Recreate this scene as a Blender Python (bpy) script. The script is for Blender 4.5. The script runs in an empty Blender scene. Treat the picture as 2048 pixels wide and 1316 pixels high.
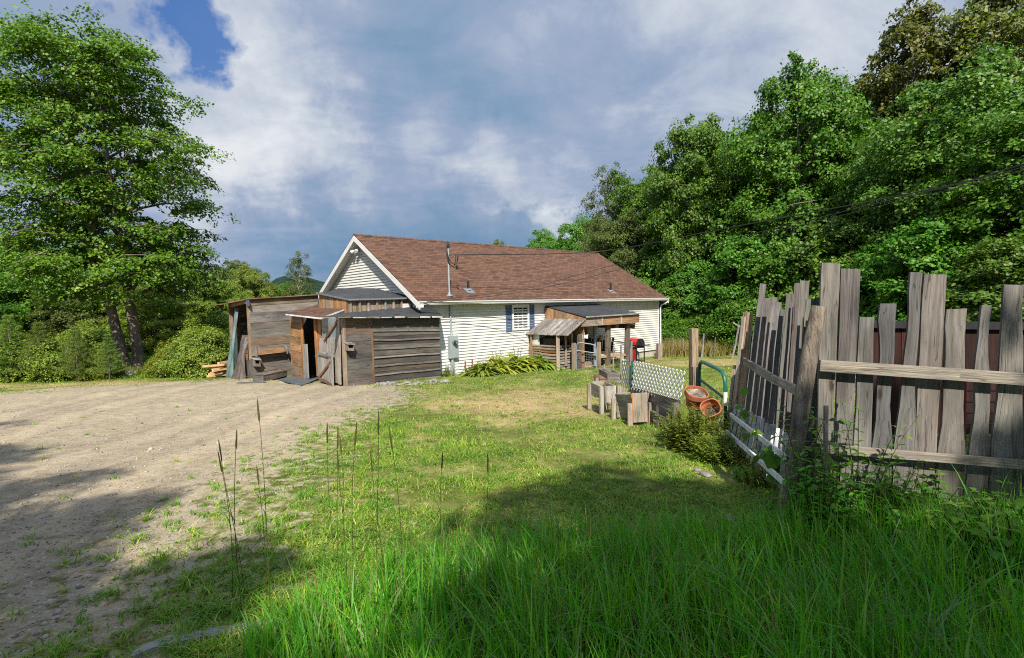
import bpy, math, random
import numpy as np
from mathutils import Vector, Matrix

random.seed(7)
rs = np.random.RandomState(11)
scene = bpy.context.scene
COL = scene.collection
PI = math.pi

# ------------------------------------------------------------------ camera numbers
FPX, PITCH, ROLL, YAW = 1058.0, math.radians(2.6145), math.radians(1.2671), math.radians(47.832)
EYE = 2.6
U = Vector((math.sin(YAW), math.cos(YAW), 0.0))       # along the long wall of the house
V = Vector((-math.cos(YAW), math.sin(YAW), 0.0))      # along its gable, away from the yard
NRM = -V                                               # outward normal of the long wall
A0 = Vector((-2.966, 16.931, 0.0))                     # plan point under the near eave corner
Z = Vector((0, 0, 1))


def ray(px, py):
    X, Y = px - 1024.0, 658.0 - py
    c, s = math.cos(ROLL), math.sin(ROLL)
    X, Y = (c * X + s * Y) / FPX, (-s * X + c * Y) / FPX
    cp, sp = math.cos(PITCH), math.sin(PITCH)
    return Vector((X, cp + Y * sp, Y * cp - sp))


def at(px, py, y):
    d = ray(px, py)
    k = y / d.y
    return Vector((d.x * k, y, EYE + d.z * k))


YS = np.array([-60, -6, 2, 4.4, 9, 14.9, 17, 18.5, 20, 26, 40, 80, 200, 900, 3000.])
ZS = np.array([.8, .93, .92, .86, .57, .42, .30, .24, .14, -.15, -.5, -2.2, -8, -22, -30.])


def Gn(x, y):
    """ground height, vectorised"""
    x = np.asarray(x, float); y = np.asarray(y, float)
    z = (np.interp(y - .8, YS, ZS) + np.interp(y, YS, ZS) + np.interp(y + .8, YS, ZS)) / 3
    w = np.clip((y - 1) / 10, .25, 1) * np.clip((60 - y) / 30, 0, 1)
    z = z + w * (.018 * np.sin(x * 1.3 + .7 * y) + .012 * np.sin(2.9 * x - 1.7 * y + 1) + .010 * np.sin(4.1 * y + .6 * x))
    z = z - .0016 * np.clip(-x - 16, 0, 60) ** 1.6
    return z


def G(x, y):
    return float(Gn(x, y))


def gnd(px, py):
    d = ray(px, py)
    z = .3
    for i in range(50):
        k = (z - EYE) / d.z
        z = .6 * z + .4 * G(d.x * k, d.y * k)
    k = (z - EYE) / d.z
    return Vector((d.x * k, d.y * k, z))


def hw(s, t, z=0.0):
    return A0 + U * s + V * t + Vector((0, 0, z))


def hits(px, py, p, n):
    d = ray(px, py); e = Vector((0, 0, EYE))
    k = (p - e).dot(n) / d.dot(n)
    return e + d * k


# ------------------------------------------------------------------ tagging
def tag(o, label=None, cat=None, group=None, kind=None):
    if label: o['label'] = label
    if cat: o['category'] = cat
    if group: o['group'] = group
    if kind: o['kind'] = kind
    return o


def thing(name, label, cat, loc=(0, 0, 0), group=None):
    o = bpy.data.objects.new(name, None)
    COL.objects.link(o)
    o.location = loc
    o.empty_display_size = .2
    return tag(o, label, cat, group)


def link(name, me, parent=None):
    """link mesh (world coordinates); keep world placement under a parent"""
    o = bpy.data.objects.new(name, me)
    COL.objects.link(o)
    if parent is not None:
        o.parent = parent
        p, off = parent, Vector((0, 0, 0))
        while p is not None:
            off += p.location
            p = p.parent
        o.location = -off
    return o


def copy_tree(o, parent=None):
    c = o.copy()
    COL.objects.link(c)
    if parent is not None:
        c.parent = parent
    for ch in list(o.children):
        copy_tree(ch, c)
    return c


# ------------------------------------------------------------------ mesh builder
class MB:
    def __init__(s):
        s.v, s.f, s.uv, s.c = [], [], [], []

    def face(s, pts, uv=None, col=(1, 1, 1)):
        b = len(s.v)
        s.v += [tuple(p) for p in pts]
        s.f.append(tuple(range(b, b + len(pts))))
        if uv is None:
            uv = [(p[0] + p[1], p[2]) for p in pts]
        s.uv += [tuple(q) for q in uv]
        s.c += [col] * len(pts)

    def grid(s, rows, closed=False, uvl=None, col=(1, 1, 1)):
        """rows of equal length point lists -> shared-vertex quads"""
        b = len(s.v); m = len(rows[0])
        for r in rows:
            s.v += [tuple(p) for p in r]
        n = m if closed else m - 1
        for i in range(len(rows) - 1):
            for j in range(n):
                k = (j + 1) % m
                s.f.append((b + i * m + j, b + i * m + k, b + (i + 1) * m + k, b + (i + 1) * m + j))
                u0, u1 = (i, i + 1) if uvl is None else (uvl[i], uvl[i + 1])
                s.uv += [(u0, j * .05), (u0, (j + 1) * .05), (u1, (j + 1) * .05), (u1, j * .05)]
                s.c += [col] * 4
        return b

    def hexa(s, c8, col=(1, 1, 1), uo=None):
        """c8: 4 bottom, 4 top, both counter-clockwise seen from above; uv: long axis first"""
        c8 = [Vector(p) for p in c8]
        uo = uo or (random.uniform(0, 50), random.uniform(0, 50))
        ex, ey, ez = c8[1] - c8[0], c8[3] - c8[0], c8[4] - c8[0]
        L = [ex.length, ey.length, ez.length]
        ax = L.index(max(L))
        axes = [ex, ey, ez]
        la = axes[ax].normalized()
        o2 = [axes[i].normalized() for i in range(3) if i != ax]
        for q in ((3, 2, 1, 0), (4, 5, 6, 7), (0, 1, 5, 4), (1, 2, 6, 5), (2, 3, 7, 6), (3, 0, 4, 7)):
            pts = [c8[i] for i in q]
            uv = [((p - c8[0]).dot(la) + uo[0], (p - c8[0]).dot(o2[0]) + (p - c8[0]).dot(o2[1]) * 1.0 + uo[1]) for p in pts]
            s.face(pts, uv, col)

    def box(s, o, ex, ey, ez, col=(1, 1, 1)):
        o, ex, ey, ez = Vector(o), Vector(ex), Vector(ey), Vector(ez)
        if ex.cross(ey).dot(ez) < 0:
            ex, ey = ey, ex
        s.hexa([o, o + ex, o + ex + ey, o + ey, o + ez, o + ex + ez, o + ex + ey + ez, o + ey + ez], col)

    def bar(s, a, b, w, th, up=(0, 0, 1), col=(1, 1, 1)):
        """board with centre line a-b, width w along (projected) up, thickness th"""
        a, b = Vector(a), Vector(b)
        d = (b - a).normalized(); up = Vector(up)
        wv = up - d * up.dot(d)
        if wv.length < 1e-6:
            wv = Vector((1, 0, 0)) - d * d.x
        wv.normalize()
        tv = d.cross(wv)
        s.box(a - wv * w / 2 - tv * th / 2, b - a, tv * th, wv * w, col)

    def slab(s, pts, th, col=(1, 1, 1), uvs=1.0):
        """top polygon pts, thickness downward; uv: distance along pts[0]->pts[1] and pts[0]->last"""
        pts = [Vector(p) for p in pts]
        if (pts[1] - pts[0]).cross(pts[2] - pts[0]).z < 0:
            pts = [pts[0]] + pts[1:][::-1]
        a = (pts[1] - pts[0]).normalized(); n = (pts[1] - pts[0]).cross(pts[-1] - pts[0]).normalized(); b = n.cross(a)
        uv = [((p - pts[0]).dot(a) * uvs, (p - pts[0]).dot(b) * uvs) for p in pts]
        low = [p - Vector((0, 0, th)) for p in pts]
        s.face(pts, uv, col)
        s.face(low[::-1], uv[::-1], col)
        m = len(pts)
        for i in range(m):
            j = (i + 1) % m
            s.face([pts[j], pts[i], low[i], low[j]], [uv[j], uv[i], (uv[i][0], uv[i][1] - th), (uv[j][0], uv[j][1] - th)], col)

    def tube(s, path, rad, n=8, cap=True, col=(1, 1, 1), rough=0.0):
        path = [Vector(p) for p in path]
        if not hasattr(rad, '__len__'): rad = [rad] * len(path)
        rows = []; acc = [0.0]
        ref = None
        for i, p in enumerate(path):
            d = (path[min(i + 1, len(path) - 1)] - path[max(i - 1, 0)]).normalized()
            if ref is None:
                ref = Vector((1, 0, 0)) if abs(d.x) < .8 else Vector((0, 1, 0))
            e1 = (ref - d * ref.dot(d)).normalized(); ref = e1
            e2 = d.cross(e1)
            if i: acc.append(acc[-1] + (path[i] - path[i - 1]).length)
            rows.append([p + (e1 * math.cos(2 * PI * k / n) + e2 * math.sin(2 * PI * k / n)) * rad[i] * (1 + random.uniform(-rough, rough)) for k in range(n)])
        s.grid(rows, True, acc, col)
        if cap:
            s.face(rows[0][::-1], None, col); s.face(rows[-1], None, col)

    def lathe(s, prof, c=(0, 0, 0), n=16, M=None, col=(1, 1, 1), sq=2.0):
        rows = []
        for r, z in prof:
            row = []
            for k in range(n):
                a = 2 * PI * k / n
                q = (abs(math.cos(a)) ** sq + abs(math.sin(a)) ** sq) ** (-1 / sq)
                p = Vector((r * q * math.cos(a), r * q * math.sin(a), z))
                row.append((M @ p if M else p) + Vector(c))
            rows.append(row)
        s.grid(rows, True, None, col)

    def build(s, name, mat, parent=None, smooth=False, bevel=0.0):
        me = bpy.data.meshes.new(name)
        me.from_pydata(s.v, [], s.f)
        uvl = me.uv_layers.new(name='UVMap')
        uvl.data.foreach_set('uv', np.array(s.uv, 'f').ravel())
        ca = me.color_attributes.new('Col', 'FLOAT_COLOR', 'CORNER')
        cc = np.ones((len(s.c), 4), 'f'); cc[:, :3] = np.array(s.c, 'f')
        ca.data.foreach_set('color', cc.ravel())
        me.materials.append(mat)
        if smooth:
            me.polygons.foreach_set('use_smooth', [True] * len(me.polygons))
        me.update()
        o = link(name, me, parent)
        return o


def np_mesh(name, Vv, Ff, mat, cols=None):
    """numpy mesh; Ff (M,k)"""
    me = bpy.data.meshes.new(name)
    Ff = np.asarray(Ff, 'i'); M, k = Ff.shape
    me.vertices.add(len(Vv)); me.vertices.foreach_set('co', np.asarray(Vv, 'f').ravel())
    me.loops.add(M * k); me.loops.foreach_set('vertex_index', Ff.ravel())
    me.polygons.add(M)
    me.polygons.foreach_set('loop_start', np.arange(0, M * k, k, dtype='i'))
    me.polygons.foreach_set('loop_total', np.full(M, k, 'i'))
    me.materials.append(mat)
    me.update(calc_edges=True)
    return me


# ------------------------------------------------------------------ materials
def newmat(name):
    m = bpy.data.materials.new(name); m.use_nodes = True
    nt = m.node_tree; b = nt.nodes['Principled BSDF']
    return m, nt, b, nt.links


def nd(nt, t, **kw):
    n = nt.nodes.new(t)
    for k, v in kw.items():
        if k in n.inputs.keys() if isinstance(k, str) else False:
            n.inputs[k].default_value = v
        else:
            setattr(n, k, v)
    return n


def ramp(nt, fac, stops, interp='LINEAR'):
    r = nt.nodes.new('ShaderNodeValToRGB'); r.color_ramp.interpolation = interp
    e = r.color_ramp.elements
    while len(e) < len(stops): e.new(.5)
    for i, (p, c) in enumerate(stops):
        e[i].position = p
        e[i].color = (*c, 1) if len(c) == 3 else c
    nt.links.new(fac, r.inputs[0])
    return r.outputs[0]


def mixc(nt, a, b, fac, mode='MIX'):
    m = nt.nodes.new('ShaderNodeMix'); m.data_type = 'RGBA'; m.blend_type = mode
    for sock, val in ((m.inputs[0], fac), (m.inputs[6], a), (m.inputs[7], b)):
        if hasattr(val, 'is_linked'): nt.links.new(val, sock)
        elif isinstance(val, (int, float)): sock.default_value = val
        else: sock.default_value = (*val, 1)
    return m.outputs[2]


def noise(nt, vec, scale, detail=4, rough=.55, dist=0.0):
    n = nt.nodes.new('ShaderNodeTexNoise')
    n.inputs['Scale'].default_value = scale; n.inputs['Detail'].default_value = detail
    n.inputs['Roughness'].default_value = rough; n.inputs['Distortion'].default_value = dist
    if vec is not None: nt.links.new(vec, n.inputs['Vector'])
    return n.outputs[0]


def mapping(nt, vec, scale):
    m = nt.nodes.new('ShaderNodeMapping'); m.inputs['Scale'].default_value = scale
    nt.links.new(vec, m.inputs['Vector'])
    return m.outputs[0]


def bump(nt, b, h, strength, dist=.02):
    k = nt.nodes.new('ShaderNodeBump'); k.inputs['Strength'].default_value = strength; k.inputs['Distance'].default_value = dist
    nt.links.new(h, k.inputs['Height']); nt.links.new(k.outputs[0], b.inputs['Normal'])


def tex(nt, which):
    t = nt.nodes.new('ShaderNodeTexCoord'); return t.outputs[which]


def wood_mat():
    m, nt, b, L = newmat('weathered_wood')
    col = nt.nodes.new('ShaderNodeAttribute'); col.attribute_name = 'Col'
    uv = tex(nt, 'UV')
    g1 = noise(nt, mapping(nt, uv, (1.6, 34, 1)), 1.0, 6, .65, .6)
    g2 = noise(nt, mapping(nt, uv, (1.1, 3.5, 1)), 1.0, 4, .6, .8)
    g3 = noise(nt, mapping(nt, uv, (6, 120, 1)), 1.0, 3, .6)
    kn = nt.nodes.new('ShaderNodeTexVoronoi'); L.new(mapping(nt, uv, (1.5, 4.5, 1)), kn.inputs['Vector']); kn.inputs['Scale'].default_value = 1
    f1 = ramp(nt, g1, [(.28, (.33, .31, .30)), (.5, (.92, .90, .88)), (.75, (1.3, 1.27, 1.23))])
    ck = noise(nt, mapping(nt, uv, (.8, 22, 1)), 1.0, 2, .4, .3)
    fc = ramp(nt, ck, [(.488, (1, 1, 1)), (.497, (.22, .2, .19)), (.503, (.22, .2, .19)), (.512, (1, 1, 1))])
    g4 = noise(nt, mapping(nt, uv, (.7, 1.4, 1)), 1.0, 3, .6)
    f4 = ramp(nt, g4, [(.32, (.55, .53, .53)), (.5, (1, 1, 1)), (.7, (1.18, 1.16, 1.12))])
    f2 = ramp(nt, g2, [(.28, (.5, .47, .46)), (.52, (1, 1, 1)), (.75, (1.25, 1.2, 1.12))])
    f3 = ramp(nt, g3, [(.35, (.78, .77, .76)), (.6, (1.06, 1.06, 1.06))])
    fk = ramp(nt, kn.outputs['Distance'], [(.05, (.28, .22, .18)), (.075, (.8, .62, .5)), (.11, (1, 1, 1))])
    c = mixc(nt, col.outputs['Color'], f1, .85, 'MULTIPLY')
    c = mixc(nt, c, f2, .75, 'MULTIPLY'); c = mixc(nt, c, fc, .75, 'MULTIPLY'); c = mixc(nt, c, f4, .8, 'MULTIPLY')
    c = mixc(nt, c, f3, .7, 'MULTIPLY')
    c = mixc(nt, c, fk, .9, 'MULTIPLY')
    L.new(c, b.inputs['Base Color']); b.inputs['Roughness'].default_value = .85
    b.inputs['Specular IOR Level'].default_value = .25
    ad = nt.nodes.new('ShaderNodeMath'); ad.operation = 'ADD'; L.new(g1, ad.inputs[0]); L.new(g3, ad.inputs[1])
    bump(nt, b, ad.outputs[0], .5, .012)
    return m


def bark_mat(name, c0, c1, sc=6.0, strength=.9):
    m, nt, b, L = newmat(name)
    o = tex(nt, 'Object')
    n1 = noise(nt, mapping(nt, o, (sc * 1.6, sc * 1.6, sc * .28)), 1.0, 6, .65, .5)
    n2 = noise(nt, o, sc * .35, 3)
    c = ramp(nt, n1, [(.3, c0), (.65, c1)])
    c = mixc(nt, c, ramp(nt, n2, [(.35, (.55, .55, .55)), (.65, (1.15, 1.15, 1.1))]), .8, 'MULTIPLY')
    L.new(c, b.inputs['Base Color']); b.inputs['Roughness'].default_value = .9
    bump(nt, b, n1, strength, .03)
    return m


def leaf_mat(name, c0, c1, trans=.35, c2=None, gloss=.3, nsc=.9, lo=(.72, .8, .8), hi=(1.2, 1.12, 1.0)):
    """leaf: colour varies leaf by leaf and clump by clump"""
    m, nt, b, L = newmat(name)
    g = nt.nodes.new('ShaderNodeNewGeometry')
    oi = nt.nodes.new('ShaderNodeObjectInfo')
    st = [(0, c0), (.75, c1)] + ([(1, c2)] if c2 else [])
    c = ramp(nt, g.outputs['Random Per Island'], st)
    n = noise(nt, tex(nt, 'Object'), nsc, 3)
    c = mixc(nt, c, ramp(nt, n, [(.3, lo), (.7, hi)]), 1.0, 'MULTIPLY')
    v = nt.nodes.new('ShaderNodeHueSaturation'); L.new(c, v.inputs['Color'])
    ma = nt.nodes.new('ShaderNodeMapRange'); L.new(oi.outputs['Random'], ma.inputs[0]); ma.inputs[3].default_value = .485; ma.inputs[4].default_value = .515
    L.new(ma.outputs[0], v.inputs['Hue'])
    mb = nt.nodes.new('ShaderNodeMapRange'); L.new(oi.outputs['Random'], mb.inputs[0]); mb.inputs[3].default_value = .85; mb.inputs[4].default_value = 1.15
    L.new(mb.outputs[0], v.inputs['Value'])
    c = v.outputs[0]
    L.new(c, b.inputs['Base Color'])
    b.inputs['Roughness'].default_value = .5; b.inputs['Specular IOR Level'].default_value = gloss
    tr = nt.nodes.new('ShaderNodeBsdfTranslucent')
    tc = mixc(nt, c, (1.3, 1.5, .5), 1.0, 'MULTIPLY')
    L.new(tc, tr.inputs['Color'])
    mx = nt.nodes.new('ShaderNodeMixShader'); mx.inputs[0].default_value = trans
    L.new(b.outputs[0], mx.inputs[1]); L.new(tr.outputs[0], mx.inputs[2])
    L.new(mx.outputs[0], nt.nodes['Material Output'].inputs['Surface'])
    return m


def plain(name, col, rough=.6, metal=0.0, spec=.4, nsc=12.0, var=.18, bmp=.1, attr=False):
    m, nt, b, L = newmat(name)
    o = tex(nt, 'Object')
    n = noise(nt, o, nsc, 5, .6); n2 = noise(nt, o, nsc * .17, 3)
    f = ramp(nt, n, [(.3, (1 - var,) * 3), (.7, (1 + var * .5,) * 3)])
    f2 = ramp(nt, n2, [(.3, (1 - var,) * 3), (.7, (1 + var * .5,) * 3)])
    base = col
    if attr:
        a = nt.nodes.new('ShaderNodeAttribute'); a.attribute_name = 'Col'; base = a.outputs['Color']
    c = mixc(nt, base, f, 1.0, 'MULTIPLY'); c = mixc(nt, c, f2, 1.0, 'MULTIPLY')
    L.new(c, b.inputs['Base Color'])
    b.inputs['Roughness'].default_value = rough; b.inputs['Metallic'].default_value = metal; b.inputs['Specular IOR Level'].default_value = spec
    if bmp: bump(nt, b, n, bmp, .01)
    return m


def siding_mat():
    m, nt, b, L = newmat('cream_siding')
    o = tex(nt, 'Object')
    n = noise(nt, mapping(nt, o, (1.2, 1.2, 3.0)), 1.0, 5, .6)
    n2 = noise(nt, mapping(nt, o, (5, 5, .6)), 1.0, 3)
    c = mixc(nt, ramp(nt, n, [(.3, (.485, .48, .445)), (.7, (.565, .56, .525))]), ramp(nt, n2, [(.3, (.9, .9, .88)), (.7, (1.03, 1.03, 1.03))]), .7, 'MULTIPLY')
    L.new(c, b.inputs['Base Color']); b.inputs['Roughness'].default_value = .55
    return m


def shingle_mat(name, cols, w=.30, h=.14):
    m, nt, b, L = newmat(name)
    uv = tex(nt, 'UV')
    br = nt.nodes.new('ShaderNodeTexBrick')
    br.offset = .37; br.offset_frequency = 2; br.squash = 1.0
    br.inputs['Scale'].default_value = 1.0; br.inputs['Brick Width'].default_value = w; br.inputs['Row Height'].default_value = h
    br.inputs['Mortar Size'].default_value = .012; br.inputs['Mortar Smooth'].default_value = .3; br.inputs['Bias'].default_value = 0
    br.inputs['Color1'].default_value = (0, 0, 0, 1); br.inputs['Color2'].default_value = (1, 1, 1, 1); br.inputs['Mortar'].default_value = (.5, .5, .5, 1)
    nz = noise(nt, mapping(nt, uv, (3, 3, 3)), 1.0, 2)
    ofs = nt.nodes.new('ShaderNodeVectorMath'); ofs.operation = 'ADD'
    sc = nt.nodes.new('ShaderNodeVectorMath'); sc.operation = 'SCALE'; sc.inputs['Scale'].default_value = .02
    cb = nt.nodes.new('ShaderNodeCombineXYZ'); L.new(nz, cb.inputs[0]); L.new(nz, cb.inputs[1])
    L.new(cb.outputs[0], sc.inputs[0]); L.new(uv, ofs.inputs[0]); L.new(sc.outputs[0], ofs.inputs[1])
    L.new(ofs.outputs[0], br.inputs['Vector'])
    c = ramp(nt, br.outputs['Color'], [(0, cols[0]), (.35, cols[1]), (.7, cols[2]), (1, cols[3])])
    c = mixc(nt, c, (.035, .022, .018), br.outputs['Fac'])
    # lower edge of each course throws a thin dark line of thickness
    sx = nt.nodes.new('ShaderNodeSeparateXYZ'); L.new(uv, sx.inputs[0])
    fr = nt.nodes.new('ShaderNodeMath'); fr.operation = 'DIVIDE'; L.new(sx.outputs[1], fr.inputs[0]); fr.inputs[1].default_value = h
    f2 = nt.nodes.new('ShaderNodeMath'); f2.operation = 'FRACT'; L.new(fr.outputs[0], f2.inputs[0])
    g = noise(nt, mapping(nt, uv, (60, 60, 60)), 1.0, 3)
    c = mixc(nt, c, ramp(nt, g, [(.3, (.75, .75, .75)), (.7, (1.2, 1.2, 1.2))]), .8, 'MULTIPLY')
    big = noise(nt, uv, .8, 4)
    c = mixc(nt, c, ramp(nt, big, [(.3, (.94, .94, .95)), (.7, (1.04, 1.03, 1.02))]), .8, 'MULTIPLY')
    L.new(c, b.inputs['Base Color']); b.inputs['Roughness'].default_value = .9; b.inputs['Specular IOR Level'].default_value = .2
    mp = nt.nodes.new('ShaderNodeMath'); mp.operation = 'MULTIPLY_ADD'; L.new(f2.outputs[0], mp.inputs[0]); mp.inputs[1].default_value = -1.0
    L.new(br.outputs['Color'], mp.inputs[2])
    bump(nt, b, mp.outputs[0], .7, .012)
    return m


def ground_mat():
    m, nt, b, L = newmat('yard_ground')
    o = tex(nt, 'Object')
    ga = nt.nodes.new('ShaderNodeAttribute'); ga.attribute_name = 'gravel'
    sa = nt.nodes.new('ShaderNodeAttribute'); sa.attribute_name = 'straw'
    n1 = noise(nt, o, 1.1, 6, .62); n2 = noise(nt, o, 7, 5, .6); n3 = noise(nt, o, 45, 4, .7); n4 = noise(nt, o, .35, 4, .6)
    # sand and gravel
    sand = ramp(nt, n2, [(.28, (.24, .195, .132)), (.5, (.305, .253, .175)), (.72, (.355, .298, .213))])
    sand = mixc(nt, sand, ramp(nt, n3, [(.3, (.6, .6, .62)), (.5, (1, 1, 1)), (.75, (1.2, 1.18, 1.15))]), .85, 'MULTIPLY')
    sand = mixc(nt, sand, ramp(nt, n4, [(.3, (.78, .78, .80)), (.65, (1.06, 1.04, 1.0))]), .9, 'MULTIPLY')
    tk = nt.nodes.new('ShaderNodeAttribute'); tk.attribute_name = 'track'
    tn = nt.nodes.new('ShaderNodeMath'); tn.operation = 'MULTIPLY_ADD'; tn.use_clamp = True; L.new(n2, tn.inputs[0]); tn.inputs[1].default_value = .8; L.new(tk.outputs['Fac'], tn.inputs[2])
    sand = mixc(nt, sand, ramp(nt, tn.outputs[0], [(.15, (.80, .79, .77)), (.5, (1, 1, 1)), (.9, (1.13, 1.12, 1.1))]), .9, 'MULTIPLY')
    vo = nt.nodes.new('ShaderNodeTexVoronoi'); vo.inputs['Scale'].default_value = 38; L.new(o, vo.inputs['Vector'])
    vr = nt.nodes.new('ShaderNodeTexVoronoi'); vr.inputs['Scale'].default_value = 38; L.new(o, vr.inputs['Vector'])
    peb = ramp(nt, vo.outputs['Distance'], [(.0, (1, 1, 1)), (.32, (1, 1, 1)), (.42, (0, 0, 0))])
    pick = ramp(nt, vr.outputs['Color'], [(.55, (0, 0, 0)), (.6, (1, 1, 1))])
    pm = nt.nodes.new('ShaderNodeMath'); pm.operation = 'MULTIPLY'; L.new(peb, pm.inputs[0]); L.new(pick, pm.inputs[1])
    sand = mixc(nt, sand, ramp(nt, vr.outputs['Color'], [(.4, (.22, .21, .2)), (.9, (.40, .36, .31))]), pm.outputs[0])
    # soil under the lawn: thatch and green
    lawn = ramp(nt, n1, [(.3, (.07, .085, .018)), (.5, (.13, .145, .036)), (.7, (.27, .235, .10))])
    lawn = mixc(nt, lawn, ramp(nt, n2, [(.3, (.55, .6, .5)), (.7, (1.25, 1.2, 1.1))]), .9, 'MULTIPLY')
    straw = ramp(nt, n2, [(.3, (.26, .185, .085)), (.7, (.42, .305, .165))])
    sn = nt.nodes.new('ShaderNodeMath'); sn.operation = 'MULTIPLY_ADD'; L.new(n1, sn.inputs[0]); sn.inputs[1].default_value = 1.2; sn.inputs[2].default_value = -.6
    s2 = nt.nodes.new('ShaderNodeMath'); s2.operation = 'ADD'; s2.use_clamp = True; L.new(sn.outputs[0], s2.inputs[0]); L.new(sa.outputs['Fac'], s2.inputs[1])
    lawn = mixc(nt, lawn, straw, s2.outputs[0])
    gn = nt.nodes.new('ShaderNodeMath'); gn.operation = 'MULTIPLY_ADD'; L.new(n2, gn.inputs[0]); gn.inputs[1].default_value = 1.7; gn.inputs[2].default_value = -.85
    g2 = nt.nodes.new('ShaderNodeMath'); g2.operation = 'ADD'; L.new(gn.outputs[0], g2.inputs[0]); L.new(ga.outputs['Fac'], g2.inputs[1])
    gm = ramp(nt, g2.outputs[0], [(.26, (0, 0, 0)), (.46, (1, 1, 1))])
    c = mixc(nt, lawn, sand, gm)
    L.new(c, b.inputs['Base Color']); b.inputs['Roughness'].default_value = .95; b.inputs['Specular IOR Level'].default_value = .15
    ad = nt.nodes.new('ShaderNodeMath'); ad.operation = 'MULTIPLY_ADD'; L.new(n3, ad.inputs[0]); ad.inputs[1].default_value = .5; L.new(n2, ad.inputs[2])
    a2 = nt.nodes.new('ShaderNodeMath'); a2.operation = 'MULTIPLY_ADD'; L.new(pm.outputs[0], a2.inputs[0]); a2.inputs[1].default_value = .25; L.new(ad.outputs[0], a2.inputs[2])
    bump(nt, b, a2.outputs[0], .45, .035)
    return m


M = {}
M['wood'] = wood_mat()
M['bark'] = bark_mat('maple_bark', (.055, .042, .032), (.23, .185, .14), 5)
M['dkbark'] = bark_mat('forest_bark', (.06, .05, .04), (.24, .205, .165), 4)
M['birch'] = bark_mat('birch_bark', (.16, .14, .12), (.62, .59, .54), 3, .3)
M['logbark'] = bark_mat('log_bark', (.06, .045, .035), (.26, .21, .165), 16, 1.0)
M['siding'] = siding_mat()
M['white'] = plain('white_trim', (.60, .60, .59), .45, var=.08, bmp=.03)
M['foundation'] = plain('concrete', (.42, .38, .31), .9, nsc=9, bmp=.3)
M['shingle'] = shingle_mat('brown_shingle', [(.068, .036, .024), (.106, .056, .036), (.136, .072, .045), (.092, .050, .034)])
M['tar'] = plain('tar_paper', (.036, .038, .042), .8, nsc=4, var=.35, bmp=.25)
M['blue'] = plain('blue_shutter', (.062, .10, .175), .55, var=.1, bmp=.05)
M['galv'] = plain('grey_metal', (.20, .215, .225), .5, .3, nsc=20, var=.15, bmp=.05)
M['pipegrey'] = plain('grey_conduit', (.30, .34, .34), .55, .2, nsc=20, var=.12, bmp=.03)
M['black'] = plain('black_rubber', (.018, .018, .02), .5, nsc=15, var=.3, bmp=.05)
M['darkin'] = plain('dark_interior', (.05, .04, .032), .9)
M['red'] = plain('red_enamel', (.45, .03, .03), .3, nsc=6, var=.08, bmp=.0)
M['terra'] = plain('terracotta', (.43, .135, .065), .75, nsc=14, var=.22, bmp=.08)
M['greenpaint'] = plain('green_enamel', (.012, .095, .065), .35, nsc=10, var=.15, bmp=.03)
M['binplastic'] = plain('bin_plastic', (.13, .17, .155), .5, nsc=10, var=.1, bmp=.02)
M['tarp'] = plain('green_tarp', (.085, .135, .125), .4, nsc=5, var=.35, bmp=.15)
M['rust'] = plain('rusty_red', (.22, .055, .035), .7, nsc=7, var=.3, bmp=.1)
M['stone'] = plain('field_stone', (.20, .188, .17), .9, nsc=7, var=.4, bmp=.5)
M['pale'] = plain('pale_concrete', (.27, .265, .25), .9, nsc=14, var=.3, bmp=.4)
M['soil'] = plain('potting_soil', (.09, .065, .045), .95, nsc=40, var=.6, bmp=.8)
M['mulch'] = plain('dry_mulch', (.27, .23, .18), .95, nsc=45, var=.7, bmp=.8)
M['mat'] = plain('slate_mat', (.075, .085, .095), .85, nsc=8, var=.3, bmp=.2)
M['wire'] = plain('black_cable', (.02, .02, .022), .45, nsc=30, var=.2, bmp=0)
M['painted'] = plain('flaking_white_paint', (.72, .72, .70), .7, nsc=18, var=.35, bmp=.2)
M['cream'] = plain('cream_shade', (.6, .55, .42), .8, var=.1)
M['lumber'] = plain('fresh_lumber', (.62, .40, .20), .75, nsc=7, var=.25, bmp=.08)
M['greytarp'] = plain('grey_sheet', (.20, .225, .225), .5, nsc=4, var=.25, bmp=.1)
M['steelgrate'] = plain('wire_mesh', (.22, .23, .23), .5, .4, nsc=30, bmp=0)
mg, nt, b, L = newmat('window_glass')
b.inputs['Base Color'].default_value = (.012, .013, .014, 1); b.inputs['Roughness'].default_value = .06; b.inputs['Specular IOR Level'].default_value = .6
M['glass'] = mg
M['maple'] = leaf_mat('maple_leaf', (.048, .12, .008), (.105, .185, .012), .28, (.18, .215, .02), .35)
M['oak'] = leaf_mat('oak_leaf', (.038, .125, .008), (.085, .195, .013), .28, (.15, .23, .025), .35)
M['oak2'] = leaf_mat('ash_leaf', (.045, .13, .012), (.095, .195, .022), .28, (.16, .23, .035), .35)
M['tallleaf'] = leaf_mat('olive_leaf', (.075, .10, .016), (.14, .155, .03), .32, (.24, .21, .05), .35)
M['pale_leaf'] = leaf_mat('birch_leaf', (.075, .105, .025), (.11, .14, .035), .35, (.15, .17, .05), .25)
M['bushleaf'] = leaf_mat('shrub_leaf', (.145, .22, .03), (.22, .30, .045), .38, (.30, .34, .07), .3)
M['pine'] = leaf_mat('pine_needle', (.11, .19, .035), (.17, .25, .05), .32, (.24, .29, .07), .25)
M['grass'] = leaf_mat('lawn_grass', (.10, .215, .016), (.20, .295, .03), .35, (.44, .38, .13), .3, 2.2, (.62, .78, .7), (1.3, 1.18, 1.05))
M['tallgrass'] = leaf_mat('tall_grass', (.06, .235, .010), (.145, .37, .02), .48, (.26, .40, .035), .5)
M['bluegrass'] = leaf_mat('broad_grass', (.06, .17, .035), (.11, .25, .055), .35, (.20, .30, .06), .7)
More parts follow.
